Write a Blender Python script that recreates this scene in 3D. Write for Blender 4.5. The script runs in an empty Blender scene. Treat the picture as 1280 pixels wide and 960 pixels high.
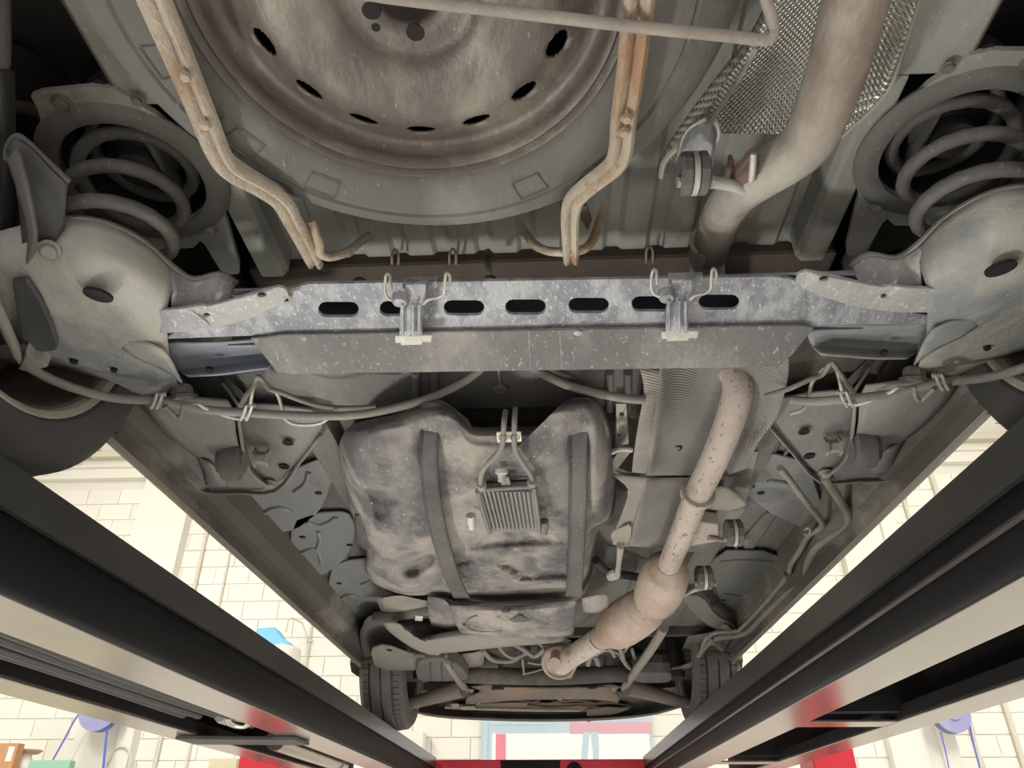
import bpy, bmesh, math, random
from mathutils import Vector, Matrix
from mathutils.geometry import tessellate_polygon
random.seed(7)
R_ = math.radians
scene = bpy.context.scene
COL = scene.collection

# ------------------------------------------------------------------ camera
CAMZ = 1.35                                   # lens height above the workshop floor
FPX = 930.0
PITCH, YAW = R_(31.4), R_(2.63)
CAM = Vector((0, 0, CAMZ))
F = Vector((-math.sin(YAW)*math.cos(PITCH), math.cos(YAW)*math.cos(PITCH), math.sin(PITCH)))
RT = Vector((math.cos(YAW), math.sin(YAW), 0))
UP = RT.cross(F)
cd = bpy.data.cameras.new('camera'); cam = bpy.data.objects.new('camera', cd); COL.objects.link(cam)
cd.sensor_width = 36; cd.sensor_fit = 'HORIZONTAL'; cd.lens = FPX/1280*36; cd.clip_start = 0.02
M = Matrix((RT, UP, -F)).transposed().to_4x4(); M.translation = CAM
cam.matrix_world = M
scene.camera = cam

# ------------------------------------------------------------------ world, light, exposure
w = bpy.data.worlds.new('world'); scene.world = w; w.use_nodes = True
w.node_tree.nodes['Background'].inputs[0].default_value = (0.93, 0.97, 1.0, 1)
w.node_tree.nodes['Background'].inputs[1].default_value = .45
scene.view_settings.view_transform = 'Standard'; scene.view_settings.look = 'None'
scene.view_settings.exposure = 0.1; scene.view_settings.gamma = 1.0
scene.view_settings.use_curve_mapping = False

def area_light(name, loc, target, sx, sy, power, color=(1, 1, 1)):
    ld = bpy.data.lights.new(name, 'AREA'); ld.shape = 'RECTANGLE'; ld.size = sx; ld.size_y = sy
    ld.energy = power; ld.color = color
    o = bpy.data.objects.new(name, ld); COL.objects.link(o); o.location = loc
    o.rotation_euler = (Vector(target)-Vector(loc)).to_track_quat('-Z', 'Y').to_euler()
    return o
# rows of ceiling fittings of the workshop hall
for lx in (-4.2, 4.2):
    area_light('ceiling_lamp_light', (lx, 5.2, 5.6), (lx*1.15, 7.0, 2.0), 0.5, 5.0, 120, (1.0, .95, .86))
    area_light('ceiling_lamp_light', (lx, 0.5, 5.6), (lx, 0.5, 0.0), 0.5, 5.0, 420, (1.0, .97, .92))
# fill light added behind the photographer, as if from an open gate
area_light('rear_fill_light', (0, -5.5, 2.0), (0, 2.0, 1.5), 5.0, 3.0, 120, (.93, .97, 1.0))

# ------------------------------------------------------------------ measuring helpers (pixel of the 1280x960 photo + height above the lens -> metres)
def ray(u, v): return F*FPX + RT*(u-640) + UP*(480-v)
def W(u, v, h):
    d = ray(u, v); return CAM + d*(h/d.z)
def WY(u, v, y):
    d = ray(u, v); return CAM + d*(y/d.y)
def px(v, h): return h/ray(640, v).z
def proj(p):
    q = Vector(p)-CAM; z = q.dot(F)
    return (640+FPX*q.dot(RT)/z, 480-FPX*q.dot(UP)/z) if z > .01 else (-9999, -9999)
def Hh(h): return CAMZ+h

# ------------------------------------------------------------------ materials
MAT = {}
def mat(name, c1, c2=None, rough=.7, metal=0., scale=9., bump=.15, spk=None, spk_amt=.0, spk_scale=60., c3=None, c3_amt=.5, c3_scale=3., bscale=None, rand=0., emboss=None, aniso=False, contrast=.18, spec=.5):
    m = bpy.data.materials.new(name); m.use_nodes = True; nt = m.node_tree; n = nt.nodes; l = nt.links
    b = n['Principled BSDF']; b.inputs['Roughness'].default_value = rough; b.inputs['Metallic'].default_value = metal
    b.inputs['Specular IOR Level'].default_value = spec
    geo = n.new('ShaderNodeNewGeometry')
    mpg = n.new('ShaderNodeMapping'); mpg.inputs['Scale'].default_value = (1, .55, 1) if not (emboss or rand) else (1, 1, 1); l.new(geo.outputs['Position'], mpg.inputs['Vector']); pos = mpg.outputs[0]
    def noise(s, d=6, r=.6):
        t = n.new('ShaderNodeTexNoise'); t.inputs['Scale'].default_value = s; t.inputs['Detail'].default_value = d; t.inputs['Roughness'].default_value = r
        l.new(pos, t.inputs['Vector']); return t.outputs['Fac']
    def ramp(x, a, c):
        r = n.new('ShaderNodeMapRange'); r.inputs[1].default_value = a; r.inputs[2].default_value = c; r.clamp = True
        l.new(x, r.inputs[0]); return r.outputs[0]
    def mix(f, a, c):
        x = n.new('ShaderNodeMix'); x.data_type = 'RGBA'
        if isinstance(f, float): x.inputs[0].default_value = f
        else: l.new(f, x.inputs[0])
        for i, s in ((6, a), (7, c)):
            if isinstance(s, tuple): x.inputs[i].default_value = (*s, 1)
            else: l.new(s, x.inputs[i])
        return x.outputs[2]
    col = c1
    if c2: col = mix(ramp(noise(scale), .5-contrast, .5+contrast), c1, c2)
    if c3: col = mix(ramp(noise(c3_scale, 8, .65), .60-.3*c3_amt, .76-.3*c3_amt), col, c3)
    if spk: col = mix(ramp(noise(spk_scale*2.6, 4, .7), .70-.2*spk_amt, .76-.2*spk_amt), col, spk)
    if rand:
        oi = n.new('ShaderNodeObjectInfo')
        hs = n.new('ShaderNodeHueSaturation'); r = n.new('ShaderNodeMapRange'); r.inputs[3].default_value = 1-rand; r.inputs[4].default_value = 1+rand*.3
        l.new(oi.outputs['Random'], r.inputs[0]); l.new(r.outputs[0], hs.inputs['Value'])
        if isinstance(col, tuple): hs.inputs['Color'].default_value = (*col, 1)
        else: l.new(col, hs.inputs['Color'])
        col = hs.outputs[0]
    if isinstance(col, tuple): b.inputs['Base Color'].default_value = (*col, 1)
    else: l.new(col, b.inputs['Base Color'])
    hgt = None
    if bump:
        hgt = noise(bscale or scale*6, 6, .65)
    if emboss:
        wv = []
        for ang in (45, -45):
            mp = n.new('ShaderNodeMapping'); mp.inputs['Rotation'].default_value = (0, 0, R_(ang)); l.new(pos, mp.inputs['Vector'])
            t = n.new('ShaderNodeTexWave'); t.inputs['Scale'].default_value = emboss; t.inputs['Distortion'].default_value = .6
            l.new(mp.outputs[0], t.inputs['Vector']); wv.append(t.outputs['Fac'])
        mm = n.new('ShaderNodeMath'); mm.operation = 'MULTIPLY'; l.new(wv[0], mm.inputs[0]); l.new(wv[1], mm.inputs[1]); hgt = mm.outputs[0]
    if hgt is not None:
        bp = n.new('ShaderNodeBump'); bp.inputs['Strength'].default_value = bump if emboss or bump < .1 else min(1, bump*2.2); bp.inputs['Distance'].default_value = .004 if emboss else .01
        l.new(hgt, bp.inputs['Height']); l.new(bp.outputs[0], b.inputs['Normal'])
    MAT[name] = m; return m

mat('underseal', (.175,.178,.16), (.12,.12,.108), .8, scale=5, spk=(.34,.33,.29), spk_amt=.35, c3=(.12,.105,.09), c3_amt=.3)
mat('boot_paint', (.32,.33,.295), (.265,.27,.245), .75, scale=5, spk=(.42,.42,.37), spk_amt=.4, c3=(.17,.155,.13), c3_amt=.2)
mat('shaded_seal', (.11,.085,.065), (.075,.06,.05), .85, scale=6)  # brown underseal with the shadow behind the axle beam put into its colour
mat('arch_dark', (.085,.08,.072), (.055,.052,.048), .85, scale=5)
mat('galv', (.27,.285,.31), (.20,.21,.235), .55, .15, scale=22, spk=(.52,.54,.57), spk_amt=.62, spk_scale=80, c3=(.40,.415,.435), c3_amt=.55, c3_scale=30)
mat('galv_dull', (.155,.155,.152), (.115,.115,.115), .7, .05, scale=12, spk=(.36,.35,.33), spk_amt=.5, spk_scale=60, c3=(.27,.26,.24), c3_amt=.45, c3_scale=6)
mat('arm_dust', (.44,.435,.375), (.33,.335,.305), .75, scale=7, spk=(.56,.55,.50), spk_amt=.28, c3=(.20,.215,.225), c3_amt=.45, c3_scale=5)
mat('blue_steel', (.25,.28,.32), (.18,.20,.235), .6, .1, scale=9, c3=(.27,.27,.25), c3_amt=.4)
mat('tank', (.315,.288,.252), (.19,.182,.172), .85, scale=7, contrast=.11, spk=(.48,.46,.43), spk_amt=.35, spk_scale=60, c3=(.09,.09,.094), c3_amt=.55, c3_scale=9)
mat('strap', (.085,.083,.081), (.05,.05,.05), .6, .1, scale=9, contrast=.1, spk=(.34,.34,.34), spk_amt=.3)
mat('cooler', (.20,.195,.185), (.14,.138,.13), .6, .2, scale=15)
mat('rusty_pipe', (.44,.385,.34), (.35,.295,.26), .8, scale=9, spk=(.14,.11,.10), spk_amt=.55, spk_scale=38, c3=(.26,.21,.185), c3_amt=.16, c3_scale=8)
mat('tail_pipe', (.32,.285,.24), (.175,.132,.105), .6, .15, scale=6, contrast=.12, spk=(.13,.085,.06), spk_amt=.22, spk_scale=14, c3=(.40,.40,.365), c3_amt=.35, c3_scale=4)
mat('cat_rust', (.42,.35,.295), (.31,.245,.205), .85, scale=10, spk=(.16,.10,.075), spk_amt=.35, spk_scale=40, c3=(.27,.175,.125), c3_amt=.42, c3_scale=7)
mat('rust', (.20,.14,.105), (.12,.085,.065), .9, scale=18)
mat('foil', (.62,.62,.57), (.46,.45,.40), .36, .85, scale=7, bump=.8, emboss=62)
mat('foil_dusty', (.44,.41,.36), (.33,.31,.275), .65, .2, scale=8, bump=1.0, emboss=66, spk=(.58,.56,.52), spk_amt=.3)
mat('shield_grey', (.34,.335,.32), (.25,.24,.225), .6, .3, scale=8, bump=1.0, emboss=66)
mat('carrier', (.47,.425,.345), (.38,.325,.25), .8, scale=16, spk=(.27,.19,.14), spk_amt=.45, spk_scale=45, c3=(.33,.205,.125), c3_amt=.40, c3_scale=13, bump=.3)
mat('rod', (.31,.285,.25), (.23,.205,.18), .75, scale=20)
mat('tyre', (.125,.12,.11), (.082,.079,.073), .85, scale=6, spk=(.24,.235,.21), spk_amt=.25, c3=(.19,.19,.175), c3_amt=.4)
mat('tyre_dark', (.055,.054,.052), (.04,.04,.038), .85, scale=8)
mat('rim', (.105,.088,.078), (.075,.064,.058), .5, .3, scale=4, spk=(.36,.33,.28), spk_amt=.15, spk_scale=40, c3=(.19,.175,.145), c3_amt=.42, c3_scale=8)
mat('rim_lip', (.13,.115,.10), (.10,.09,.08), .55, .3, scale=5, c3=(.52,.48,.34), c3_amt=.42, c3_scale=3.2)
mat('black_rubber', (.03,.03,.031), (.022,.022,.022), .6, scale=10)
mat('grey_rubber', (.13,.125,.118), (.10,.097,.09), .8, scale=12)
mat('spring', (.125,.12,.11), (.09,.088,.082), .7, scale=14, spk=(.26,.25,.23), spk_amt=.35)
mat('black_steel', (.035,.036,.037), (.05,.05,.05), .35, .3, scale=9, bump=.05)
mat('dark_bracket', (.075,.077,.078), (.055,.056,.057), .55, .2, scale=9)
mat('chrome', (.7,.7,.68), None, .22, 1.0, bump=0)
mat('cable', (.27,.265,.235), (.20,.195,.175), .8, scale=12)
mat('clip', (.55,.54,.49), (.42,.41,.37), .5, .4, scale=20)
mat('pad', (.27,.28,.275), (.225,.232,.23), .6, scale=5, c3=(.17,.165,.155), c3_amt=.25)
mat('pad_dark', (.14,.145,.132), (.115,.117,.107), .7, scale=5)
mat('bracket', (.215,.212,.20), (.165,.165,.16), .75, scale=7, spk=(.32,.31,.29), spk_amt=.3, c3=(.27,.255,.23), c3_amt=.4)
mat('bolt', (.36,.35,.31), (.27,.26,.235), .6, .3, scale=30)
mat('line', (.30,.285,.25), (.23,.215,.185), .7, .1, scale=20)
mat('sill', (.12,.108,.092), (.065,.06,.053), .75, scale=4, c3=(.30,.28,.25), c3_amt=.3, c3_scale=3)
mat('seam', (.40,.38,.32), (.30,.28,.23), .6, scale=8)
mat('engine', (.075,.072,.068), (.05,.049,.047), .75, scale=10, c3=(.15,.13,.11), c3_amt=.3)
mat('black_plastic', (.16,.152,.138), (.11,.105,.097), .6, scale=8, c3=(.09,.085,.08), c3_amt=.3)
mat('subframe', (.21,.185,.16), (.15,.13,.115), .8, scale=7, c3=(.27,.20,.15), c3_amt=.35)
mat('crossmember', (.27,.25,.225), (.20,.185,.17), .8, scale=6, c3=(.25,.165,.12), c3_amt=.2)
mat('hole_dark', (.008,.008,.008), None, .9, bump=0)
mat('lift_black', (.011,.011,.0115), (.015,.015,.0155), .6, scale=5, bump=.03, spec=.12)
mat('lift_grey', (.022,.022,.0215), (.030,.030,.029), .28, .0, scale=4, bump=.03, c3=(.042,.042,.041), c3_amt=.2, spec=.5)
mat('hose_black', (.014,.014,.0145), (.010,.010,.010), .5, scale=30, bump=.1)
mat('galv_dust', (.40,.40,.38), (.31,.315,.315), .65, .08, scale=9, spk=(.56,.56,.55), spk_amt=.6, spk_scale=70, c3=(.24,.255,.275), c3_amt=.4, c3_scale=6)
mat('flange', (.39,.365,.33), (.32,.30,.275), .24, .9, scale=3, bump=.03, c3=(.40,.37,.33), c3_amt=.12)
mat('lift_red', (.62,.022,.04), (.54,.02,.035), .35, scale=3, bump=.02)
mat('lift_red_dark', (.22,.015,.02), (.06,.012,.014), .5, scale=4, bump=.03)
mat('wall_paint', (.88,.86,.79), (.84,.82,.75), .7, scale=3, bump=.06, rand=.05)
mat('wall_joint', (.78,.755,.68), None, .9, bump=0)
mat('wall_plain', (.83,.81,.74), (.79,.77,.70), .8, scale=2, bump=.03)
mat('ceiling', (.72,.70,.66), None, .9, bump=0)
mat('floor', (.60,.585,.55), (.53,.515,.485), .6, scale=1.5, bump=.02)
mat('conduit', (.66,.63,.53), None, .6, bump=0)
mat('white_panel', (.92,.93,.93), (.86,.88,.90), .5, scale=1.5, bump=0)
mat('pale_blue', (.48,.62,.71), (.56,.68,.75), .6, scale=2, bump=0)
mat('print_pink', (.70,.42,.50), None, .6, bump=0)
mat('print_red', (.78,.26,.33), None, .6, bump=0)
mat('print_blue', (.50,.66,.76), None, .6, bump=0)
mat('label_white', (.70,.66,.54), (.5,.47,.38), .6, scale=60, bump=0)
mat('letter', (.05,.05,.05), None, .6, bump=0)
mat('reel_blue', (.30,.31,.58), (.36,.37,.55), .5, scale=4, bump=0)
mat('hose_blue', (.10,.14,.62), None, .5, bump=0)
mat('cardboard', (.55,.30,.14), (.48,.26,.12), .9, scale=6, bump=.05)
mat('green_box', (.28,.50,.38), None, .6, bump=0)
mat('beige', (.62,.57,.40), None, .7, bump=0)
mat('lamp_white', (.8,.78,.72), None, .6, bump=0)
mat('tan', (.50,.36,.24), None, .8, bump=0)
mat('sky_blue', (.20,.55,.85), None, .5, bump=0)
mat('label_blue', (.50,.70,.88), None, .5, bump=0)

# ------------------------------------------------------------------ mesh kit
LOC = {}
MIR = [False]
def tag(o, label=None, cat=None, group=None, kind=None):
    if label: o['label'] = label
    if cat: o['category'] = cat
    if group: o['group'] = group
    if kind: o['kind'] = kind
    return o
def adopt(o, parent):
    if parent is not None:
        o.parent = parent; o.matrix_parent_inverse = Matrix.Translation(-LOC[parent.name])
def empty(name, loc, label=None, cat=None, group=None, parent=None):
    o = bpy.data.objects.new(name, None); COL.objects.link(o); o.empty_display_size = .05
    loc = Vector(loc)
    if MIR[0]: loc.x = -loc.x
    o.location = loc; LOC[o.name] = loc; adopt(o, parent)
    return tag(o, label, cat, group)
def mk(name, V, faces, m, parent=None, smooth=False, bevel=0, solid=0, auto=None, label=None):
    V = [Vector(p) for p in V]
    if MIR[0]:
        V = [Vector((-p.x, p.y, p.z)) for p in V]; faces = [tuple(reversed(f)) for f in faces]
    c = Vector((0, 0, 0))
    lo = Vector([min(p[i] for p in V) for i in range(3)]); hi = Vector([max(p[i] for p in V) for i in range(3)])
    c = (lo+hi)/2
    me = bpy.data.meshes.new(name); me.from_pydata([p-c for p in V], [], faces); me.update()
    me.materials.append(MAT[m])
    if smooth:
        for p in me.polygons: p.use_smooth = True
        if auto: me.set_sharp_from_angle(angle=R_(auto))
    o = bpy.data.objects.new(name, me); COL.objects.link(o); o.location = c; LOC[o.name] = c
    adopt(o, parent)
    if solid:
        md = o.modifiers.new('solid', 'SOLIDIFY'); md.thickness = solid; md.offset = 0
    if bevel:
        md = o.modifiers.new('bevel', 'BEVEL'); md.width = bevel; md.segments = 2; md.limit_method = 'ANGLE'; md.angle_limit = R_(40)
    if label: o['label'] = label
    return o
def cr(P, n):
    """Catmull-Rom through the points, n steps per span"""
    P = [Vector(p) for p in P]
    if len(P) < 3 or n < 2: return P if n < 2 else [P[0].lerp(P[1], i/n) for i in range(n+1)]
    out = []
    for i in range(len(P)-1):
        p0 = P[i-1] if i else P[0]*2-P[1]; p1 = P[i]; p2 = P[i+1]; p3 = P[i+2] if i+2 < len(P) else P[-1]*2-P[-2]
        for k in range(n):
            t = k/n
            out.append(.5*((2*p1)+(p2-p0)*t+(2*p0-5*p1+4*p2-p3)*t*t+(3*p1-p0-3*p2+p3)*t**3))
    out.append(P[-1]); return out
def tubeW(name, P, r, m, parent=None, seg=10, sub=4, label=None, flat=1., closed=False, smooth=True):
    """round bar through world points; r one radius or one per point"""
    rs = r if isinstance(r, (list, tuple)) else [r]*len(P)
    Q = cr([Vector((*p, q)).to_4d() if False else Vector((p[0], p[1], p[2], q)) for p, q in zip(P, rs)], sub)
    pts = [Vector(q[:3]) for q in Q]; rad = [max(q[3], .0004) for q in Q]
    V = []; faces = []; nrm = None
    N = len(pts)
    for i, p in enumerate(pts):
        t = (pts[min(i+1, N-1)]-pts[max(i-1, 0)]).normalized()
        if nrm is None:
            a = Vector((0, 0, 1)) if abs(t.z) < .9 else Vector((1, 0, 0)); nrm = t.cross(a).normalized()
        nrm = (nrm-t*nrm.dot(t)).normalized(); bn = t.cross(nrm)
        for k in range(seg):
            a = 2*math.pi*k/seg; V.append(p+nrm*math.cos(a)*rad[i]+bn*math.sin(a)*rad[i]*flat)
    for i in range(N-1):
        for k in range(seg):
            a, b = i*seg+k, i*seg+(k+1) % seg
            faces.append((a, b, b+seg, a+seg))
    faces.append(tuple(reversed(range(seg)))); faces.append(tuple((N-1)*seg+k for k in range(seg)))
    return mk(name, V, faces, m, parent, smooth=smooth, auto=50, label=label)
def tube(name, P, r, m, parent=None, **k): return tubeW(name, [W(*p) for p in P], r, m, parent, **k)
def plateW(name, pts, th, m, parent=None, holes=(), bevel=.0015, dirv=Vector((0, 0, 1)), label=None):
    loops = [list(map(Vector, pts))]+[list(map(Vector, h)) for h in holes]
    flat = [p for lp in loops for p in lp]; n = len(flat)
    tris = tessellate_polygon([[Vector((p.x, p.y, p.z)) for p in lp] for lp in loops])
    V = flat+[p+dirv*th for p in flat]
    # orientation: make underside face away from dirv
    faces = []
    for t in tris:
        nn = (flat[t[1]]-flat[t[0]]).cross(flat[t[2]]-flat[t[0]])
        t = tuple(t) if nn.dot(dirv) < 0 else tuple(reversed(t))
        faces.append(t); faces.append(tuple(i+n for i in reversed(t)))
    s = 0
    for lp in loops:
        k = len(lp)
        for i in range(k):
            a, b = s+i, s+(i+1) % k; faces.append((a, b, b+n, a+n))
        s += k
    bm = bmesh.new(); bv = [bm.verts.new(p) for p in V]
    for f in faces:
        try: bm.faces.new([bv[i] for i in f])
        except ValueError: pass
    bmesh.ops.recalc_face_normals(bm, faces=bm.faces)
    bmesh.ops.dissolve_limit(bm, angle_limit=.02, verts=bm.verts, edges=bm.edges)
    V = [v.co.copy() for v in bm.verts]; bm.verts.index_update()
    fc = [tuple(v.index for v in f.verts) for f in bm.faces]; bm.free()
    return mk(name, V, fc, m, parent, bevel=bevel, label=label)
def rnd(pts, n=1, q=.25):
    """cut the corners of an outline (Chaikin)"""
    for _ in range(n):
        out = []
        for i in range(len(pts)):
            a = Vector(pts[i]); b = Vector(pts[(i+1) % len(pts)])
            out += [a.lerp(b, q), a.lerp(b, 1-q)]
        pts = out
    return [tuple(p) for p in pts]
def plate(name, pts, th, m, parent=None, holes=(), r=0, **k):
    if r: pts = rnd(pts, r, .2)
    return plateW(name, [W(*p) for p in pts], th, m, parent, holes=[[W(*p) for p in h] for h in holes], **k)
def sheetW(name, rows, m, parent=None, th=.003, sub=3, smooth=True, label=None, bevel=0):
    g = [cr(r, sub) for r in rows]; g = list(zip(*[cr(c, sub) for c in zip(*g)]))
    nr, nc = len(g), len(g[0]); V = [p for r in g for p in r]; faces = []
    for i in range(nr-1):
        for j in range(nc-1):
            a = i*nc+j; faces.append((a, a+1, a+nc+1, a+nc))
    return mk(name, V, faces, m, parent, smooth=smooth, auto=45, solid=th, label=label, bevel=bevel)
def sheet(name, rows, m, parent=None, **k): return sheetW(name, [[W(*p) for p in r] for r in rows], m, parent, **k)
def ell(u, v, a, b, h, n=14, rot=0, dh=0):
    c, s = math.cos(R_(rot)), math.sin(R_(rot)); o = []
    for i in range(n):
        t = 2*math.pi*i/n; x, y = a*math.cos(t), b*math.sin(t)
        o.append((u+x*c-y*s, v+x*s+y*c, h+dh*y/max(b, 1)))
    return o
def boxW(name, lo, hi, m, parent=None, bevel=.002, label=None):
    (x0, y0, z0), (x1, y1, z1) = lo, hi
    V = [(x, y, z) for z in (z0, z1) for y in (y0, y1) for x in (x0, x1)]
    faces = [(0, 2, 3, 1), (4, 5, 7, 6), (0, 1, 5, 4), (1, 3, 7, 5), (3, 2, 6, 7), (2, 0, 4, 6)]
    return mk(name, V, faces, m, parent, bevel=bevel, label=label)
def lathe(name, c, prof, m, parent=None, seg=48, axis=(0, 0, 1), smooth=True, auto=35, label=None, closed=False):
    """prof: (radius, distance along axis)"""
    ax = Vector(axis).normalized(); a = Vector((1, 0, 0)) if abs(ax.x) < .9 else Vector((0, 1, 0))
    e1 = (a-ax*a.dot(ax)).normalized(); e2 = ax.cross(e1); c = Vector(c); V = []; faces = []
    for r, z in prof:
        for k in range(seg):
            t = 2*math.pi*k/seg; V.append(c+ax*z+(e1*math.cos(t)+e2*math.sin(t))*max(r, .0003))
    n = len(prof)
    for i in range(n-1 if not closed else n):
        for k in range(seg):
            p, q = i*seg+k, i*seg+(k+1) % seg; i2 = (i+1) % n
            faces.append((p, q, i2*seg+(k+1) % seg, i2*seg+k))
    return mk(name, V, faces, m, parent, smooth=smooth, auto=auto, label=label)
def bolt(u, v, h, r, parent, m='bolt', name='bolt', axis=(0, 0, -1), base=None):
    c = base if base is not None else W(u, v, h)
    return lathe(name, c, [(0, .0), (r*1.45, 0), (r*1.45, r*.25), (r, r*.3), (r, r*1.0), (r*.82, r*1.15), (0, r*1.15)], m, parent, seg=6 if r < .006 else 12, axis=axis, auto=30)
def extY(name, prof, y0, y1, m, parent=None, solid=0, bevel=0, closed=False, label=None, n=1, smooth=False):
    V = []; faces = []; k = len(prof)
    for i in range(n+1):
        y = y0+(y1-y0)*i/n
        for x, z in prof: V.append((x, y, z))
    for i in range(n):
        for j in range(k if closed else k-1):
            a, b = i*k+j, i*k+(j+1) % k; faces.append((a, b, b+k, a+k))
    if closed: faces += [tuple(reversed(range(k))), tuple(n*k+j for j in range(k))]
    o = mk(name, V, faces, m, parent, solid=solid, bevel=bevel, label=label, smooth=smooth, auto=40)
    return o

# ------------------------------------------------------------------ the hall
YW = 8.4
floor_ = boxW('floor', (-7.5, -6, -.1), (7.5, YW+.3, 0), 'floor', bevel=0); tag(floor_, kind='structure')
ceil = boxW('ceiling', (-7.5, -6, Hh(4.75)), (7.5, YW+.3, Hh(4.9)), 'ceiling', bevel=0); tag(ceil, kind='structure')
for nm, x in (('wall_left', -7.4), ('wall_right', 7.2)):
    tag(boxW(nm, (x, -6, 0), (x+.2, YW+.2, Hh(4.75)), 'wall_plain', bevel=0), kind='structure')
wall = boxW('wall_front', (-7.2, YW, 0), (7.2, YW+.2, Hh(4.75)), 'wall_joint', bevel=0)
tag(wall, 'cream painted block wall behind the lift', kind='structure')
def inpoly(p, poly):
    x, y = p; c = False
    for i in range(len(poly)):
        (x1, y1), (x2, y2) = poly[i-1], poly[i]
        if (y1 > y) != (y2 > y) and x < (x2-x1)*(y-y1)/(y2-y1)+x1: c = not c
    return c
VIS = [[(25, 590), (140, 530), (475, 840), (475, 900)], [(-30, 850), (-30, 985), (560, 985), (300, 925)],
       [(480, 880), (610, 880), (610, 960), (480, 960)], [(815, 880), (890, 850), (860, 960), (815, 960)],
       [(1190, 520), (1260, 520), (1255, 560), (905, 870), (890, 850)], [(1310, 860), (1310, 985), (980, 985), (1060, 930)]]
BL, BH, J = .405, .203, .010
bme = None; rest_v = []; rest_f = []
nb = 0
for row in range(0, 27):
    z0 = row*BH
    if z0+BH > Hh(3.83): break
    for k in range(-18, 19):
        x0 = k*BL+(BL/2 if row % 2 else 0)
        if x0+BL > 7.2 or x0 < -7.2: continue
        p = proj((x0+BL/2, YW, z0+BH/2))
        if any(inpoly(p, g) for g in VIS) and nb < 300:
            dx = .0
            if bme is None:
                o = boxW('brick', (x0+J/2, YW-.012, z0+J/2), (x0+BL-J/2, YW+.02, z0+BH-J/2), 'wall_paint', wall, bevel=.003); bme = o
            else:
                o = bme.copy(); COL.objects.link(o)
                c = Vector((x0+BL/2, YW+.004+random.uniform(-.002, .002), z0+BH/2)); o.location = c; LOC[o.name] = c
            nb += 1
        else:
            b = len(rest_v)
            for zz in (z0+J/2, z0+BH-J/2):
                for yy in (YW-.012, YW+.02):
                    for xx in (x0+J/2, x0+BL-J/2): rest_v.append((xx, yy, zz))
            rest_f += [tuple(b+i for i in f) for f in ((0, 2, 3, 1), (4, 5, 7, 6), (0, 1, 5, 4), (1, 3, 7, 5), (3, 2, 6, 7), (2, 0, 4, 6))]
o = mk('brick_courses', rest_v, rest_f, 'wall_paint', wall); tag(o, kind='stuff')
# concrete ledge under the ceiling and the pilasters of the wall
tag(boxW('trim_1', (-7.2, YW-.10, Hh(3.84)), (7.2, YW, Hh(4.75)), 'wall_plain', bevel=.005), kind='structure')
tag(boxW('trim_2', (-7.2, YW-.22, Hh(4.08)), (7.2, YW-.10, Hh(4.17)), 'conduit', bevel=.005), kind='structure')
tag(boxW('trim_3', (-7.2, YW-.14, Hh(3.97)), (7.2, YW-.10, Hh(4.02)), 'wall_joint', bevel=.003), kind='structure')
n_t = 4
for x0, x1 in ((-4.92, -4.28), (3.35, 3.98), (-2.2, -1.62)):
    if x0 == -2.2: continue
    t = boxW('trim_%d' % n_t, (x0, YW-.13, 0), (x1, YW, Hh(3.84)), 'wall_plain', bevel=.004); tag(t, kind='structure'); n_t += 1
    boxW('fillet', (x1-.16, YW-.17, 0), (x1, YW-.13, Hh(3.84)), 'wall_plain', t, bevel=.003)
def conduit(x, z0, z1, r, label):
    o = tubeW('conduit', [(x, YW-.012-r, z0), (x, YW-.012-r, (z0+z1)/2), (x, YW-.012-r, z1)], r, 'conduit', seg=8, sub=1)
    for z in (z0+.3, z0+1.4, z1-.4):
        boxW('pipe_clip', (x-r-.02, YW-.02-r*1.2, z), (x+r+.02, YW-.012, z+.02), 'conduit', o, bevel=0)
    return tag(o, label, 'pipe', 'conduits on the front wall')
conduit(-4.05, 1.5, Hh(3.8), .022, 'thin cream pipe on the block wall next to the left pilaster')
conduit(-3.72, 1.5, Hh(3.8), .014, 'slim conduit on the left block wall, second from the pilaster')
conduit(-2.62, 1.8, Hh(3.5), .014, 'slim vertical conduit running up behind the blue bag')
conduit(4.22, 1.2, Hh(3.8), .02, 'cream pipe on the block wall right of the right pilaster')
conduit(4.62, 1.2, Hh(3.8), .028, 'thick cream pipe on the block wall near the right edge')
# banner panel high on the front wall, in the gap under the bumper
def panel(nm, u0, v0, u1, v1, y, m, parent, t=.004):
    a, b = WY(u0, v0, y), WY(u1, v1, y)
    return boxW(nm, (a.x, y-t, b.z), (b.x, y, a.z), m, parent, bevel=0)
a, b = WY(603, 880, YW-.02), WY(820, 975, YW-.02)
ban = boxW('banner', (a.x, YW-.06, b.z), (b.x, YW-.015, a.z), 'pale_blue', bevel=.004)
tag(ban, 'pale blue and white banner with a red stripe in the gap under the bumper', 'banner')
yb = YW-.06
panel('white_field', 615, 917, 816, 972, yb, 'white_panel', ban)
panel('red_stripe', 620, 917.5, 632, 972, yb-.005, 'print_red', ban)
panel('blue_edge', 603.5, 905, 609, 972, yb-.004, 'print_blue', ban)
panel('pink_band', 712, 903, 815, 917, yb-.001, 'print_pink', ban)
panel('blue_patch', 612, 890, 690, 906, yb-.001, 'print_blue', ban)
def printed(nm, pts, m):
    plateW(nm, [WY(u, v, yb-.006) for u, v in pts], .003, m, ban, bevel=0, dirv=Vector((0, 1, 0)))
printed('trouser_print', [(729, 915), (737, 915), (735, 940), (732, 968), (726, 968), (727, 940)], 'pale_blue')
printed('trouser_print', [(738, 915), (748, 915), (749, 940), (747, 968), (742, 968), (741, 940), (739, 925)], 'pale_blue')

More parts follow.
